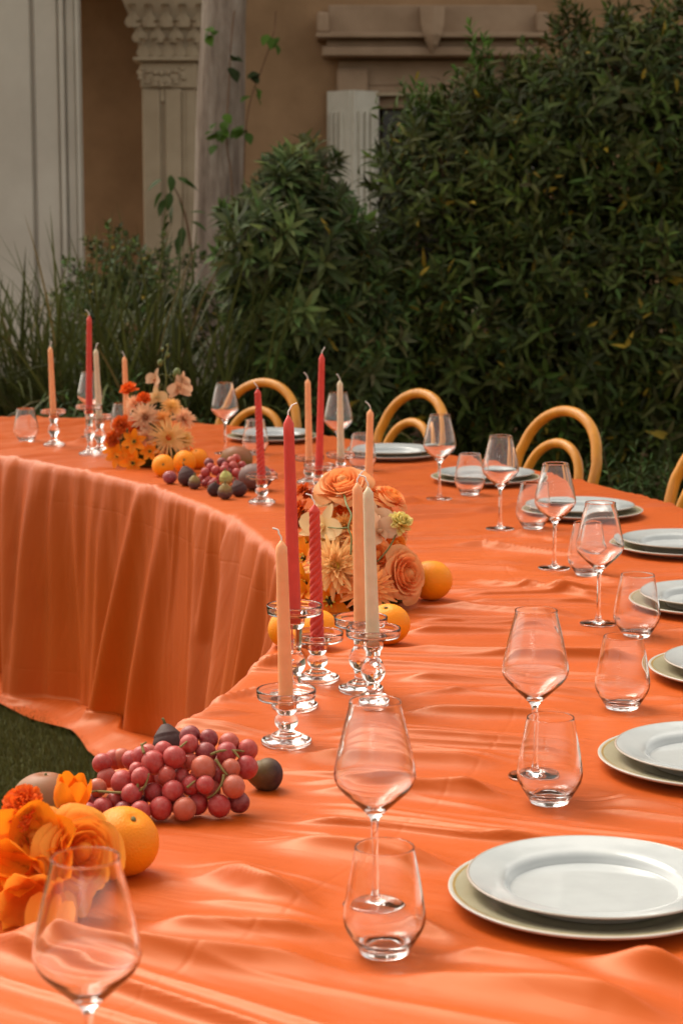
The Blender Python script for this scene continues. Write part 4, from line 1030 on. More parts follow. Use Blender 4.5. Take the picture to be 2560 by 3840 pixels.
M['greenfig'] = grad_fruit('green_fig_skin', (.30, .19, .06), (.42, .38, .10), -.015, .02, .5, .2, .1, (.4, .35, .25), 60)
M['plum'] = grad_fruit('plum_skin', (.20, .022, .03), (.30, .05, .05), -.02, .02, .35, .35, .1, (.45, .3, .35), 60)
M['mango'] = grad_fruit('mango_skin', (.11, .11, .02), (.26, .085, .04), -.03, .05, .45, .12, .1, (.40, .22, .18), 12)
M['mango2'] = grad_fruit('purple_mango_skin', (.14, .065, .055), (.21, .125, .105), -.03, .04, .55, .2, .1, (.36, .28, .30), 15)
M['stemnub'] = simple('dry_stem', (.10, .09, .03), (.20, .17, .07), 80, .8, .2)
def blob(prof_fn, nz=20, seg=28, wob=.02, seed=0):
    rg = np.random.default_rng(seed); ph = rg.uniform(0, 6, 4); V, Fc = [], []
    pr = [prof_fn(i / nz) for i in range(nz + 1)]; V.append((0, 0, pr[0][1]))
    for (r, z) in pr[1:-1]:
        for k in range(seg):
            a = 2 * math.pi * k / seg; f = 1 + wob * math.sin(2 * a + ph[0] + z * 20) + wob * .6 * math.sin(3 * a + ph[1])
            V.append((r * f * math.cos(a), r * f * math.sin(a), z))
    V.append((0, 0, pr[-1][1])); n = len(V)
    for k in range(seg): Fc.append((0, 1 + (k + 1) % seg, 1 + k)); Fc.append((n - 1, n - 1 - seg + k, n - 1 - seg + (k + 1) % seg))
    for i in range(nz - 2):
        for k in range(seg): a = 1 + i * seg + k; b2 = 1 + i * seg + (k + 1) % seg; Fc.append((a, b2, b2 + seg, a + seg))
    return V, Fc
def orange_prof(R):
    def f(u):
        th = math.pi * (1 - u); z = -math.cos(math.pi * u) * R * .93; r = math.sin(math.pi * u) * R
        if u > .9: z -= ((u - .9) / .1) ** 1.5 * R * .10
        return (r, z)
    return f
def fig_prof(R):
    def f(u):
        if u < .62: th = math.pi * u / .62 * .72; return (math.sin(th) * R, -math.cos(th) * R * .9)
        v = (u - .62) / .38; r0 = math.sin(math.pi * .72) * R; z0 = -math.cos(math.pi * .72) * R * .9
        return (r0 * (1 - v) ** .8 * (.95) + .003 * (1 if v < 1 else 0), z0 + v * R * .75)
    return f
for k, (kind, px, py, dia, lab) in enumerate(FRUIT):
    p = SPOT['f', k]; Rr = dia / 2; z = rest(p, .01)
    if kind == 'greenfig': z += .022
    if kind == 'orange':
        o = empty('orange', (p.x, p.y, z + Rr * .925), 0, lab, 'orange', 'oranges on the table')
        V, Fc = blob(orange_prof(Rr), 24, 36, .012, k); s_o = mesh('peel', V, Fc, M['orange'], o)
        V, Fc = blob(lambda u: (.0035 * math.sin(math.pi * u), Rr * .835 + .004 * u), 6, 10, .15, k); mesh('stem_end', V, Fc, M['stemnub'], o)
        tl = {1: (-.25, .0), 3: (-.5, -1.0), 5: (1.3, .3), 6: (1.25, .1), 0: (.4, .4)}.get(k, (random.uniform(-.6, .6), random.uniform(-.6, .6)))
        o.rotation_euler = (tl[0], tl[1], 0)
    elif kind in ('fig', 'greenfig', 'figside'):
        o = empty('fig', (p.x, p.y, z + Rr * .88), 0, lab, 'fig', 'figs on the table')
        V, Fc = blob(fig_prof(Rr), 24, 28, .03, k); mesh('skin', V, Fc, M['figside' if kind == 'figside' else ('greenfig' if kind == 'greenfig' else ('figneck' if k in (10, 12) else 'fig'))], o)
        V, Fc = tube([(0, 0, Rr * 1.25), (.001, 0, Rr * 1.5), (.003, 0, Rr * 1.66)], [.0025, .002, .0018], 6); mesh('stalk', V, Fc, M['stemnub'], o)
        o.rotation_euler = (0, -1.5, .3) if kind == 'figside' else ((random.uniform(.2, .5), random.uniform(-.4, .4), random.uniform(0, 6)) if kind == 'fig' and k not in (10, 12) else (.25, random.uniform(-.2, .2), 0))
    else:
        sx = {'mango': 1.12, 'mango2': 1.2, 'plum': 1.0}[kind]
        o = empty({'mango': 'mango', 'mango2': 'mango', 'plum': 'plum'}[kind], (p.x, p.y, z + Rr * .93), 0, lab, 'plum' if kind == 'plum' else 'mango')
        V, Fc = blob(orange_prof(Rr), 24, 36, .02, k); V = [(a * sx, b2, c2) for a, b2, c2 in V]; mesh('skin', V, Fc, M[kind], o)
        V, Fc = tube([(0, 0, Rr * .80), (.001, 0, Rr * .92)], [.002, .0015], 6); mesh('stalk', V, Fc, M['stemnub'], o)

# --- bunches of grapes: each grape a part, hung on a branching stalk
m, t, b = newmat('grape_skin'); oi = t.nodes.new('ShaderNodeObjectInfo')
base = ramp(t, oi.outputs['Random'], [(0.0, (.12, .008, .012)), (.3, (.36, .018, .018)), (.8, (.40, .034, .026)), (1.0, (.46, .10, .045))])
tc = t.nodes.new('ShaderNodeTexCoord'); vm = node(t, 'ShaderNodeVectorMath', operation='ADD'); t.links.new(tc.outputs['Object'], vm.inputs[0]); vs_ = node(t, 'ShaderNodeMath', operation='MULTIPLY'); vs_.inputs[1].default_value = 37.0; t.links.new(oi.outputs['Random'], vs_.inputs[0]); t.links.new(vs_.outputs[0], vm.inputs[1])
n2 = node(t, 'ShaderNodeTexNoise', Scale=3.2, Detail=9.0, Roughness=.72); t.links.new(vm.outputs[0], n2.inputs['Vector'])
bf = ramp(t, n2.outputs['Fac'], [(.42, (0, 0, 0)), (.75, (.5, .5, .5))]); mxx = t.nodes.new('ShaderNodeMixRGB'); t.links.new(bf, mxx.inputs[0]); t.links.new(base, mxx.inputs[1]); mxx.inputs[2].default_value = (.50, .21, .18, 1)
t.links.new(mxx.outputs[0], b.inputs['Base Color']); b.inputs['Roughness'].default_value = .46; b.inputs['Specular IOR Level'].default_value = .4
b.inputs['Subsurface Weight'].default_value = .2; b.inputs['Subsurface Radius'].default_value = (.01, .003, .002); b.inputs['Subsurface Scale'].default_value = .5
M['grape'] = m; M['grapestalk'] = simple('grape_stalk', (.16, .12, .035), (.26, .20, .07), 60, .7, .2)
gmesh = [None]
def grape(parent, p, dia):
    if gmesh[0] is None:
        V, Fc = blob(lambda u: (math.sin(math.pi * u) * .5, -math.cos(math.pi * u) * .53), 16, 24, .012, 3); o = mesh('grape', V, Fc, M['grape'], parent); gmesh[0] = o.data
    else: o = link('grape', gmesh[0], None, parent)
    o.location = p; o.scale = (dia,) * 3; o.rotation_euler = (random.uniform(-.8, .8), random.uniform(-.8, .8), random.uniform(0, 6)); return o
def separate(P, Dm, zmin, it=30):
    P = [Vector(p) for p in P]
    for _ in range(it):
        for i in range(len(P)):
            for j in range(i + 1, len(P)):
                d = P[j] - P[i]; L = d.length or 1e-6; mn = (Dm[i] + Dm[j]) * .47
                if L < mn: q = d / L * (mn - L) * .5; q.x *= .10; q.z *= .6; P[i] -= q; P[j] += q
            P[i].z = max(P[i].z, zmin + Dm[i] * .5)
    return P
NG = [(740, 165, 160), (900, 180, 150), (1070, 255, 165), (1225, 255, 165), (750, 245, 150), (865, 280, 165), (1060, 320, 165), (1215, 400, 180), (860, 395, 195), (625, 360, 180), (525, 300, 150), (440, 390, 185), (335, 370, 150), (310, 460, 130),
      (185, 525, 180), (565, 480, 140), (665, 520, 135), (435, 595, 160), (605, 620, 165), (705, 760, 180), (1110, 565, 180), (980, 720, 178), (1140, 690, 170), (500, 760, 180), (800, 660, 175), (890, 570, 140), (970, 540, 150), (350, 775, 160), (190, 760, 140), (110, 690, 140), (20, 740, 150),
      (280, 620, 160), (300, 700, 150), (735, 330, 130), (1090, 450, 150), (330, 520, 150), (-60, 690, 150), (-110, 790, 150), (-30, 640, 140), (-330, 890, 150), (-270, 950, 150), (640, 700, 160), (930, 640, 150), (750, 570, 150)]
c0 = at(700, 2985, TZ); zt = TZ + .004
gr = empty('grape_bunch', (c0.x, c0.y, zt), 0, 'bunch of dusty red grapes in the foreground left beside a dark fig', 'grapes')
P, Dm = [], []
for (x, y, d) in NG:
    px, py = 380 + x * .4464, 2700 + y * .4464
    q = mound_hit(px, py, (c0.x - .01, c0.y + .01, TZ + .01), (.185, .105, .088)); g2 = at(px, py, TZ + .013)
    if (MISS[0] and y > 420) or q.z < TZ + .013: q = g2
    P.append(q); Dm.append(d * .4464 / 2780)
P = separate(P, Dm, TZ + .003)
core = Vector((c0.x, c0.y + .02, TZ + .03))
for q, d in zip(P, Dm):
    grape(gr, q - gr.location, d)
for k in range(24):                                  # grapes inside the heap
    q = Vector((c0.x + random.uniform(-.11, .055), c0.y + random.uniform(.0, .06), TZ + .016 + random.uniform(0, .03))); grape(gr, q - gr.location, .026)
def stalks(parent, paths, r=.0016):
    for pth in paths:
        tv, tf = tube(spline([p - parent.location for p in pth], 5), np.linspace(r * 1.3, r * .7, (len(pth) - 1) * 5 + 1), 6); mesh('stalk', tv, tf, M['grapestalk'], parent)
def gp(x, y, lift=.006):
    px, py = 380 + x * .4464, 2700 + y * .4464; q = mound_hit(px, py, (c0.x - .01, c0.y + .01, TZ + .01), (.185 + lift, .105 + lift + .012, .088 + lift + .010)); g2 = at(px, py, TZ + .012)
    return g2 if q.z < TZ + .012 else q
stalks(gr, [[gp(-20, 600), gp(150, 610), gp(300, 600), gp(370, 550), gp(400, 450)], [gp(300, 600), gp(315, 520), gp(360, 470)], [gp(360, 280), gp(345, 215), gp(380, 185)], [gp(345, 215), gp(335, 200)],
            [gp(920, 290), gp(1000, 260), gp(1110, 255), gp(1200, 265)], [gp(960, 330), gp(1020, 420), gp(1060, 465)], [gp(1030, 460), gp(1010, 540), gp(950, 620), gp(890, 655)], [gp(610, 260), gp(660, 230), gp(720, 180)], [gp(-150, 640), gp(-60, 600), gp(0, 600)], [gp(1110, 255), gp(1160, 320)], [gp(720, 570), gp(790, 510)]])
fg = [(640, 300, 110), (660, 370, 100), (790, 310, 110), (900, 290, 100), (960, 250, 100), (1030, 330, 90), (830, 380, 100), (920, 360, 110), (720, 410, 110), (600, 450, 110), (560, 470, 100), (640, 480, 100), (720, 490, 100), (780, 480, 110), (860, 460, 90), (960, 430, 110), (1010, 470, 90), (680, 560, 100), (960, 530, 100), (1040, 400, 90), (590, 540, 80), (1370, 410, 80), (880, 400, 90), (830, 350, 90)]
c1 = at(840, 1815, TZ)
gr2 = empty('grape_bunch', (c1.x, c1.y, zt), 0, 'small pinkish grape bunch on the far table between oranges and figs', 'grapes')
P, Dm = [], []
for (x, y, d) in fg:
    px, py = 580 + x * .3189, 1640 + y * .3189; q = mound_hit(px, py, (c1.x, c1.y + .02, TZ), (.095, .09, .075)); g2 = at(px, py, TZ + .013)
    if MISS[0] or q.z < TZ + .013: q = g2
    P.append(q); Dm.append(d * .3189 / 1290)
for q, d in zip(separate(P, Dm, TZ + .003), Dm): grape(gr2, q - gr2.location, d)

# ==================================================================== FLOWERS
def petal_sheet(L, Wd, th0, dth, cup=.25, nv=7, nu=4, tip=.8, ruffle=0.0, seed=0, p=.75, twist=0.0):
    """petal from the origin outwards along +Y, rising at th0 and bending by dth along its length"""
    rg = np.random.default_rng(seed); ph = rg.uniform(0, 6, 3); V, Fc = [], []; y = z = 0.0; th = th0
    for i in range(nv + 1):
        v = i / nv; wv = Wd * .5 * max(.04, math.sin(math.pi * min(1, v ** p * .93 + .05)) ** tip)
        nx_, nz_ = -math.sin(th), math.cos(th)
        for j in range(nu + 1):
            u = j / nu * 2 - 1; b = cup * wv * u * u + ruffle * wv * v * math.sin(u * 5 + ph[0]) * abs(u) ** .5 + ruffle * .5 * wv * v * math.sin(u * 11 + ph[1])
            x = u * wv
            V.append((x + twist * v * b, y + nx_ * b, z + nz_ * b))
        y += L / nv * math.cos(th); z += L / nv * math.sin(th); th += dth / nv
    for i in range(nv):
        for j in range(nu): k = i * (nu + 1) + j; Fc.append((k, k + 1, k + nu + 2, k + nu + 1))
    return V, Fc
def petal_mat(name, inner, outer, transl=.38, rough=.55, r1=.04, rnd=.12, sheen=0.0):
    """colour runs from the base of the petal to its rim, as in the real flower"""
    m, t, b = newmat(name); tc = t.nodes.new('ShaderNodeTexCoord'); ln = node(t, 'ShaderNodeVectorMath', operation='LENGTH'); t.links.new(tc.outputs['Object'], ln.inputs[0])
    nz = node(t, 'ShaderNodeTexNoise', Scale=60.0, Detail=4.0); t.links.new(tc.outputs['Object'], nz.inputs['Vector'])
    mr = node(t, 'ShaderNodeMapRange'); mr.inputs[2].default_value = r1; t.links.new(ln.outputs['Value'], mr.inputs[0])
    ad = node(t, 'ShaderNodeMath', operation='MULTIPLY_ADD'); ad.inputs[1].default_value = .4; t.links.new(nz.outputs['Fac'], ad.inputs[0]); t.links.new(mr.outputs[0], ad.inputs[2])
    col = ramp(t, ad.outputs[0], [(.25, inner), (1.0, outer)])
    oi = t.nodes.new('ShaderNodeObjectInfo'); h = node(t, 'ShaderNodeHueSaturation'); m2 = node(t, 'ShaderNodeMapRange'); m2.inputs[3].default_value = 1 - rnd; m2.inputs[4].default_value = 1 + rnd
    t.links.new(oi.outputs['Random'], m2.inputs[0]); t.links.new(m2.outputs[0], h.inputs['Value']); t.links.new(col, h.inputs['Color'])
    t.links.new(h.outputs[0], b.inputs['Base Color']); b.inputs['Roughness'].default_value = rough; b.inputs['Specular IOR Level'].default_value = .25
    bump(t, b, noise(t, 150, 5, .6, stretch=(2.5, .5, .8)), .35, .003)
    tr = t.nodes.new('ShaderNodeBsdfTranslucent'); t.links.new(h.outputs[0], tr.inputs['Color']); ms = t.nodes.new('ShaderNodeMixShader'); ms.inputs[0].default_value = transl
    t.links.new(b.outputs[0], ms.inputs[1]); t.links.new(tr.outputs[0], ms.inputs[2]); t.links.new(ms.outputs[0], t.nodes['Material Output'].inputs['Surface']); return m
M['rose_peach'] = petal_mat('peach_rose_petal', (.90, .29, .025), (.93, .42, .16), r1=.05)
M['rose_orange'] = petal_mat('orange_rose_petal', (.92, .22, .012), (.95, .36, .04), r1=.05)
M['chrys'] = petal_mat('peach_chrysanthemum_petal', (.86, .58, .08), (.95, .60, .25), r1=.035)
M['chrys2'] = petal_mat('apricot_chrysanthemum_petal', (.86, .40, .06), (.93, .46, .16), r1=.035)
M['chrys3'] = petal_mat('pale_pink_chrysanthemum_petal', (.82, .30, .08), (.92, .56, .33), r1=.025)
M['star'] = petal_mat('orange_star_petal', (.90, .26, .006), (.92, .28, .008), r1=.03)
M['tulip'] = petal_mat('orange_tulip_petal', (.94, .40, .03), (.95, .29, .012), r1=.04)
M['carn'] = petal_mat('red_orange_carnation_petal', (.80, .09, .008), (.90, .17, .02), r1=.03)
M['marigold'] = petal_mat('rust_orange_petal', (.62, .07, .008), (.78, .14, .018), r1=.03)
M['yellow'] = petal_mat('lemon_carnation_petal', (.82, .66, .12), (.90, .76, .28), r1=.03)
M['orchid'] = petal_mat('straw_orchid_petal', (.74, .48, .17), (.80, .55, .27), r1=.03)
M['orchid2'] = petal_mat('buff_orchid_petal', (.62, .30, .13), (.72, .46, .28), r1=.03)
M['stemgreen'] = simple('flower_stem', (.10, .12, .03), (.17, .19, .05), 50, .5, .3)
M['darkeye'] = simple('dark_flower_eye', (.02, .018, .008), (.06, .05, .012), 90, .7, .2)
M['yelloweye'] = simple('yellow_flower_eye', (.62, .45, .04), (.72, .56, .08), 90, .7, .2)
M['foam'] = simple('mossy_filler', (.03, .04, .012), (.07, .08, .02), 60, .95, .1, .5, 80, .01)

def orient(o, loc, face, roll=0.0):
    o.rotation_mode = 'QUATERNION'; o.rotation_quaternion = Vector(face).to_track_quat('Z', 'Y') @ Quaternion((0, 0, 1), roll); o.location = loc
PM = {}
def petals(part, key, n, L, Wd, th0, dth, m, r0=0.0, z0=0.0, a0=0.0, jit=.08, nvar=2, **kw):
    for k in range(n):
        ky = (key, k % nvar)
        if ky not in PM:
            V, Fc = petal_sheet(L, Wd, th0, dth, seed=hash(ky) % 999 if False else len(PM), **kw); o = mesh('petal', V, Fc, m, part); PM[ky] = o.data
        else: o = link('petal', PM[ky], None, part)
        a = a0 + 2 * math.pi * k / n + random.uniform(-jit, jit)
        o.location = (-math.sin(a) * r0, math.cos(a) * r0, z0); o.rotation_euler = (random.uniform(-jit, jit), random.uniform(-jit, jit), a)
def rose(par, loc, face, D, m, tag_='r', openness=1.0):
    V, Fc = lathe([(0, -.10 * D), (.12 * D, -.06 * D), (.17 * D, .06 * D), (.12 * D, .30 * D), (.03 * D, .36 * D), (0, .36 * D)], 16)
    r = mesh('rose', V, Fc, m, par); orient(r, loc, face, random.uniform(0, 6))
    layers = [(3, .10, .40, .10, 1.15), (3, .16, .42, .17, 1.05), (4, .23, .43, .27, .95), (4, .31, .42, .40, .8), (5, .38, .38, .62, .72), (5, .44, .32, .95, .66), (4, .48, .26, 1.35, .7)]
    for li, (n, rad, hh, flare, pw) in enumerate(layers):
        key = (tag_, round(D, 3), li)
        for k in range(n):
            ky = key + (k % 2,)
            if ky not in PM:
                rg_ = np.random.default_rng(li * 7 + k); ph = rg_.uniform(0, 6, 3); V, Fc = [], []; nv, nu = 8, 8
                for i in range(nv + 1):
                    v = i / nv
                    for j in range(nu + 1):
                        u = j / nu * 2 - 1; top = 1 - .22 * abs(u) ** 2.6 + .03 * math.sin(u * 4 + ph[0])
                        vv = v * top; rr_ = D * (rad * (.35 + .65 * math.sin(min(1, vv * 1.5) * math.pi / 2)) + flare * openness * .17 * vv ** 3.0)
                        rr_ += D * .012 * math.sin(u * 5 + ph[1]) * vv
                        z = D * (hh * vv - .16 * flare * openness * vv ** 6) - D * .04
                        a = u * pw * (.45 + .55 * math.sin(min(1, vv * 1.3) * math.pi / 2))
                        V.append((rr_ * math.sin(a), rr_ * math.cos(a), z))
                for i in range(nv):
                    for j in range(nu): q = i * (nu + 1) + j; Fc.append((q, q + 1, q + nu + 2, q + nu + 1))
                o = mesh('petal', V, Fc, m, r); PM[ky] = o.data
            else: o = link('petal', PM[ky], None, r)
            o.rotation_euler = (random.uniform(-.05, .05), random.uniform(-.05, .05), li * 1.1 + 2 * math.pi * k / n + random.uniform(-.12, .12))
    return r
def chrysanthemum(par, loc, face, D, m, dense=1.0, eye='yelloweye', spider=False, seed=1):
    rg_ = np.random.default_rng(seed); parts = []
    rows_ = [(16, .50, .10, -.35), (18, .50, .30, -.3), (18, .46, .50, -.2), (16, .40, .72, -.1), (14, .32, .95, .1), (10, .22, 1.2, .4)]
    if spider: rows_ = [(22, .52, .06, -.15), (22, .50, .22, -.1), (18, .42, .45, .0), (14, .30, .75, .2), (10, .18, 1.1, .4)]
    for li, (n, L, th, dth) in enumerate(rows_):
        for k in range(int(n * dense)):
            V, Fc = petal_sheet(L * D * rg_.uniform(.85, 1.1), D * (.042 if spider else .078) * rg_.uniform(.8, 1.2), th + rg_.uniform(-.16, .16), dth + rg_.uniform(-.35, .45), cup=.9, nv=6, nu=2, tip=.45, p=.9)
            a = 2 * math.pi * (k + .5 * (li % 2)) / int(n * dense) + rg_.uniform(-.1, .1); c, s = math.cos(a), math.sin(a)
            parts.append(([(x * c - y * s, x * s + y * c, z) for (x, y, z) in V], Fc))
    V, Fc = join(parts); o = mesh('chrysanthemum', V, Fc, m, par); orient(o, loc, face, rg_.uniform(0, 6))
    V, Fc = blob(lambda u: (D * .075 * math.sin(math.pi * u), D * .08 - D * .05 * math.cos(math.pi * u)), 8, 14, .08, seed); mesh('flower_eye', V, Fc, M[eye], o)
    V, Fc = blob(lambda u: (D * .12 * math.sin(math.pi * u), -D * .04 - D * .06 * math.cos(math.pi * u)), 8, 14, .08, seed); mesh('calyx', V, Fc, M['stemgreen'], o)
    return o
def carnation(par, loc, face, D, m, name='carnation', seed=1, n=46):
    rg_ = np.random.default_rng(seed); parts = []
    for k in range(n):
        u = (k + .5) / n; th = .15 + 1.3 * u; L = D * (.52 - .12 * u)
        V, Fc = petal_sheet(L, D * rg_.uniform(.22, .32), th + rg_.uniform(-.2, .2), rg_.uniform(-.5, .3), cup=.1, nv=5, nu=6, tip=.35, p=1.3, ruffle=.45, seed=seed * 100 + k)
        a = k * 2.399 + rg_.uniform(-.3, .3); c, s = math.cos(a), math.sin(a); parts.append(([(x * c - y * s, x * s + y * c, z) for (x, y, z) in V], Fc))
    V, Fc = join(parts); o = mesh(name, V, Fc, m, par); orient(o, loc, face, rg_.uniform(0, 6))
    V, Fc = lathe([(0, -.30 * D), (.07 * D, -.28 * D), (.11 * D, -.05 * D), (.13 * D, .05 * D)], 12); mesh('calyx', V, Fc, M['stemgreen'], o)
    return o
def star_flower(par, loc, face, D, m, th=.35, seed=0, name='star_flower'):
    V, Fc = blob(lambda u: (D * .07 * math.sin(math.pi * u), D * .05 - D * .08 * math.cos(math.pi * u)), 8, 12, .1, seed); o = mesh(name, V, Fc, M['darkeye'], par); orient(o, loc, face, random.uniform(0, 6))
    petals(o, ('star', round(D, 3), round(th, 2)), 6, D * .52, D * .30, th, -.25, m, r0=.03 * D, cup=.35, tip=.6, jit=.12, p=.85)
    V, Fc = join([tube([(0, 0, 0), (D * .06 * math.cos(q), D * .06 * math.sin(q), D * .10), (D * .11 * math.cos(q), D * .11 * math.sin(q), D * .15)], [D * .008, D * .008, D * .02], 5) for q in np.arange(6) * 1.047]); mesh('stamens', V, Fc, M['yelloweye'], o)
    return o
def tulip(par, loc, face, D, m, opening=.25, wide=.82, tp=.5):
    V, Fc = blob(lambda u: (D * .10 * math.sin(math.pi * u), D * .10 - D * .10 * math.cos(math.pi * u)), 8, 12, .1, 0); o = mesh('tulip', V, Fc, M['darkeye'], par); orient(o, loc, face, random.uniform(0, 6))
    for ring, (off, r0) in enumerate(((0, .05), (1.047, .10))):
        petals(o, ('tulip', round(D, 3), ring, round(opening, 2)), 3, D * 1.25, D * wide, 0.75 - opening * .3, 1.15 - opening, m, r0=r0 * D, a0=off, cup=.5, tip=tp, jit=.05, p=.8, ruffle=.14 if opening > .4 else .05, nu=8)
    return o
def orchid(par, loc, face, D, m, seed=0):
    V, Fc = blob(lambda u: (D * .07 * math.sin(math.pi * u), D * .03 - D * .10 * math.cos(math.pi * u)), 8, 12, .15, seed); o = mesh('orchid', V, Fc, m, par); orient(o, loc, face, random.uniform(-.4, .4))
    petals(o, ('orchs', round(D, 3), id(m)), 3, D * .52, D * .26, .25, -.2, m, cup=.15, tip=.7, jit=.1)
    petals(o, ('orchp', round(D, 3), id(m)), 2, D * .52, D * .46, .35, -.3, m, a0=math.pi / 2, z0=.01 * D, cup=.15, tip=.45, jit=.1, p=.8)
    petals(o, ('orchl', round(D, 3), id(m)), 1, D * .25, D * .18, .9, -1.2, m, a0=math.pi, z0=.02 * D, cup=.6, jit=.1)
    return o
def stem(par, pts, r=.0018, name='stem'):
    tv, tf = tube(spline([Vector(p) - par.location for p in pts], 5), np.linspace(r * 1.2, r * .8, (len(pts) - 1) * 5 + 1), 7); mesh(name, tv, tf, M['stemgreen'], par)
def bud(par, loc, d, s):
    V, Fc = blob(lambda u: (s * .5 * math.sin(math.pi * u), -s * .65 * math.cos(math.pi * u)), 10, 14, .05, 2); o = mesh('bud', V, Fc, M['stemgreen'], par); orient(o, loc, d)
def arrangement(cpx, cpy, axes, label, dz=0.0):
    p = at(cpx, cpy, TZ); r = empty('flower_arrangement', (p.x, p.y, TZ + .004), 0, label, 'flowers')
    V, Fc = blob(lambda u: (math.sin(math.pi * u), -math.cos(math.pi * u)), 14, 24, .06, 4)
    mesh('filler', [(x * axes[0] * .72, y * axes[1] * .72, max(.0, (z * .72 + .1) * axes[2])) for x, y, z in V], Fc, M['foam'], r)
    c = (p.x, p.y, TZ + .02)
    def put(px, py, out=0.0):
        a = [q + out for q in axes]; q = mound_hit(px, py, c, a)
        if q.z < TZ + .012: q = at(px, py, TZ + .02)
        n = Vector(((q.x - c[0]) / a[0] ** 2, (q.y - c[1]) / a[1] ** 2, (q.z - c[2]) / a[2] ** 2)).normalized()
        return q, n
    return r, put
def L_(r, q): return q - r.location
TOCAM = Vector((0, -1, .35))
def fc(n, px=0.0, k=1.0): return (n + TOCAM.normalized() * k + Vector((px, 0, 0))).normalized()

# ---- middle arrangement beside the near candles
A2, put = arrangement(1335, 2250, (.125, .14, .165), 'middle flower arrangement of peach roses, spiky chrysanthemums and orange lilies behind the near candles')
S = lambda x, y: (1000 + x * .4592, 1740 + y * .4592)
for (x, y, D, mt, fxk, out) in ((1165, 900, .088, 'rose_peach', .75, .015), (610, 115, .090, 'rose_peach', .0, .02), (935, 375, .075, 'rose_peach', .4, -.01), (905, 730, .062, 'rose_peach', .3, -.01), (640, 330, .055, 'rose_orange', -.2, -.01), (1060, 640, .06, 'rose_orange', .5, -.012)):
    q, n_ = put(*S(x, y), out); rose(A2, L_(A2, q) - n_ * D * .25, fc(n_, fxk, .9), D, M[mt], mt)
for k, (x, y, D, mt, fxk) in enumerate(((555, 830, .124, 'chrys', -.15), (835, 1025, .112, 'chrys2', .15), (625, 470, .058, 'chrys2', .0), (490, 600, .08, 'chrys', -.3), (760, 620, .07, 'chrys2', .1))):
    q, n_ = put(*S(x, y), .008 if k < 2 else -.005); chrysanthemum(A2, L_(A2, q) - n_ * .012, fc(n_, fxk, 1.1), D, M[mt], 1.0, seed=20 + k)
for k, (x, y, D) in enumerate(((275, 760, .075), (290, 985, .085), (300, 640, .07), (330, 1090, .07), (500, 1130, .10), (210, 880, .07))):
    q, n_ = put(*S(x, y), .0); star_flower(A2, L_(A2, q) - n_ * .01, fc(n_, -.3 if k != 4 else .2, .7), D, M['star'], .55 if k != 4 else .15, k)
for k, (x, y, D) in enumerate(((310, 225, .038), (280, 380, .045), (270, 500, .045), (350, 260, .03), (300, 440, .04))):
    q, n_ = put(*S(x, y), .0); carnation(A2, L_(A2, q), fc(n_, -.3, .5), D, M['marigold'], 'marigold', 40 + k, 34)
for k, (x, y, D, mt) in enumerate(((530, 320, .085, 'orchid'), (460, 520, .095, 'orchid'), (880, 430, .075, 'orchid2'), (910, 560, .09, 'orchid2'))):
    q, n_ = put(*S(x, y), .015); orchid(A2, L_(A2, q), fc(n_, (-.4, -.2, .5, .7)[k], .8), D, M[mt], k)
q, n_ = put(*S(1085, 490), .03); carnation(A2, L_(A2, q), Vector((.35, -.5, .7)), .054, M['yellow'], 'carnation', 60, 40)
q2, _ = put(*S(900, 800), .0); stem(A2, [q, q.lerp(q2, .5) + Vector((.004, -.004, -.004)), q2], .0016)
pts = [put(*S(x, y), .03)[0] for (x, y) in ((490, 140), (560, 200), (625, 245), (650, 330), (690, 420), (665, 520), (690, 600), (685, 740))]
stem(A2, pts, .0019); stem(A2, [pts[5], put(*S(590, 525), .03)[0], put(*S(500, 515), .02)[0]], .0014); stem(A2, [pts[2], put(*S(650, 195), .03)[0]], .0012); stem(A2, [pts[1], put(*S(480, 215), .03)[0]], .0012)
bud(A2, L_(A2, put(*S(470, 218), .03)[0]), (-.3, 0, 1), .013); bud(A2, L_(A2, put(*S(655, 178), .03)[0]), (.2, 0, 1), .015)
for k in range(10):
    q, n_ = put(*S(random.uniform(250, 1100), random.uniform(250, 1150)), -.035); rose(A2, L_(A2, q), fc(n_, 0, .4), .055, M[random.choice(('rose_peach', 'rose_orange'))], 'filler')
lv_, lf_ = leaf_template(.06, .022, .25, .2, 4)
for (x, y) in ((700, 900), (640, 1010), (650, 1240)):
    q, n_ = put(*S(x, y), -.015); o = npmesh('leaf', lv_, lf_, M['leaf'], A2, True, tint=np.tile((.05, .05, .02), (len(lv_), 1))); o.location = L_(A2, q); o.rotation_euler = (random.uniform(-.5, .5), random.uniform(-.5, .5), random.uniform(0, 6))

# ---- far arrangement
A1, put = arrangement(560, 1742, (.135, .12, .185), 'far flower arrangement with an upright orchid spray, spider chrysanthemums and orange star flowers')
S = lambda x, y: (90 + x * .4464, 1380 + y * .4464)
for k, (x, y, D, mt) in enumerate(((1210, 590, .125, 'chrys'), (1020, 420, .095, 'chrys3'), (1335, 430, .085, 'chrys3'), (1235, 335, .075, 'chrys'), (940, 310, .07, 'chrys3'), (1030, 590, .07, 'chrys3'), (1160, 440, .07, 'chrys2'), (1340, 610, .07, 'chrys'))):
    q, n_ = put(*S(x, y), .012 if k == 0 else 0); chrysanthemum(A1, L_(A1, q), fc(n_, 0, .9), D, M[mt], 1.0, 'marigold' if k in (0, 1) else 'yelloweye', k == 0, 70 + k)
for k, (x, y, D) in enumerate(((885, 190, .060), (1005, 265, .05), (830, 480, .066), (760, 600, .058))):
    q, n_ = put(*S(x, y), .01); carnation(A1, L_(A1, q), fc(n_, 0, .5), D, M['carn' if k < 2 else 'marigold'], 'carnation', 80 + k)
    if k < 2: stem(A1, [q, q + Vector((.01, .02, -.06))], .0015)
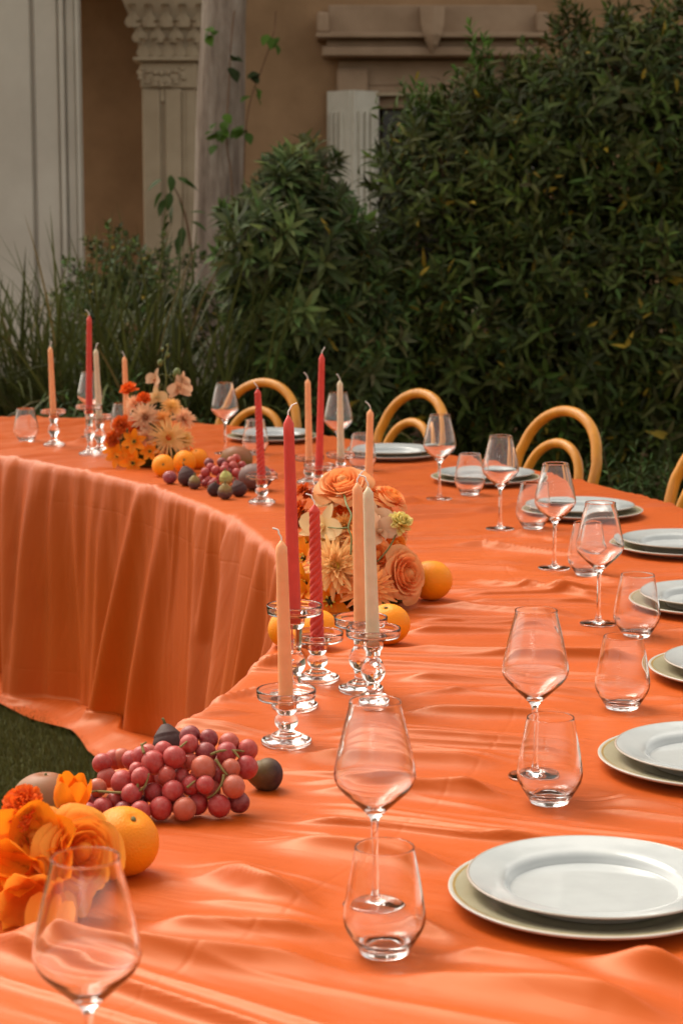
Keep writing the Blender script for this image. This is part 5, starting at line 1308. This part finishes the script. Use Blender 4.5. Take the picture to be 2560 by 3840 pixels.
for k, (x, y, D) in enumerate(((790, 740, .072), (930, 620, .075), (920, 800, .082), (1060, 700, .06), (740, 690, .055), (860, 730, .06))):
    q, n_ = put(*S(x, y), .012); star_flower(A1, L_(A1, q), fc(n_, -.2, .9), D, M['star'], .35, k)
zc_ = A1.location.y - .01
def up(x, y): return atY(*S(x, y), zc_)
sp = [up(1150, 400), up(1185, 220), up(1195, 60), up(1180, -60), up(1205, -150), up(1210, -185)]
stem(A1, sp, .0022)
for k, (x, y, D, f) in enumerate(((1105, 95, .070, (-.6, -.6, .2)), (1300, 175, .082, (.4, -.9, .1)), (1120, 250, .075, (-.2, -.9, .2)), (1330, 100, .055, (.6, -.6, .3)))):
    q = up(x, y); orchid(A1, L_(A1, q), f, D, M['orchid2' if k != 2 else 'orchid'], k); stem(A1, [q, q.lerp(sp[2], .5) + Vector((0, 0, .008)), sp[2] if k != 2 else sp[1]], .0012)
for (x, y, s) in ((1285, 45, .026), (1145, -45, .017), (1210, -110, .013), (1165, -155, .010), (1205, -190, .009)): bud(A1, L_(A1, up(x, y)), (.2, 0, 1), s)
for k in range(9):
    q, n_ = put(*S(random.uniform(800, 1350), random.uniform(350, 800)), -.03); carnation(A1, L_(A1, q), fc(n_, 0, .4), .06, M[random.choice(('chrys3', 'carn', 'rose_peach'))], 'carnation', 90 + k, 26)

# ---- near left arrangement
A3, put = arrangement(190, 3330, (.085, .085, .105), 'foreground flower arrangement with a large orange rose and tulip at the left edge')
S = lambda x, y: (90 + x * .3827, 2640 + y * .3827)
q, n_ = put(*S(585, 1450), .01); rose(A3, L_(A3, q) - n_ * .012, Vector((.45, -.75, .40)), .074, M['rose_orange'], 'big', 1.15)
q = at(*S(445, 1010), TZ + .085); q = atY(*S(445, 960), at(300, 3260).y + .01); tulip(A3, L_(A3, q) - Vector((0, 0, .016)), Vector((.12, -.12, 1)), .042, M['tulip'], .0)
q2, _ = put(*S(300, 1270), 0); stem(A3, [q - Vector((0, 0, .014)), q.lerp(q2, .5), q2], .0022)
q, n_ = put(*S(20, 1030), .0); carnation(A3, L_(A3, q), fc(n_, -.2, .4), .055, M['carn'], 'carnation', 101, 60)
for k, (x, y, D, f) in enumerate(((80, 1500, .115, (-.1, -.8, .55)), (-40, 1750, .11, (-.3, -.9, .1)), (300, 1650, .075, (.1, -.9, -.1)), (60, 2000, .085, (.0, -.9, .1)), (230, 1330, .07, (-.3, -.6, .6)))):
    q, n_ = put(*S(x, y), .004); tulip(A3, L_(A3, q) - n_ * .02, Vector(f), D * .45, M['tulip' if k != 3 else 'rose_orange'], .75, 1.1, .38)
for k, (x, y) in enumerate(((480, 1900), (330, 1980), (230, 2000), (420, 2080), (580, 1780))):
    q, n_ = put(*S(x, y), -.004); V, Fc = petal_sheet(.05, .030, -.9, -.3, cup=.3, seed=k, tip=.5); o = mesh('petal', V, Fc, M['rose_peach' if k % 2 else 'rose_orange'], A3); o.location = L_(A3, q) + Vector((0, -.01, .02)); o.rotation_euler = (0, 0, math.pi + random.uniform(-.5, .6))
for k in range(6):
    q, n_ = put(*S(random.uniform(-150, 300), random.uniform(1250, 1800)), -.02); rose(A3, L_(A3, q), fc(n_, 0, .4), .055, M['rose_orange'], 'filler2')
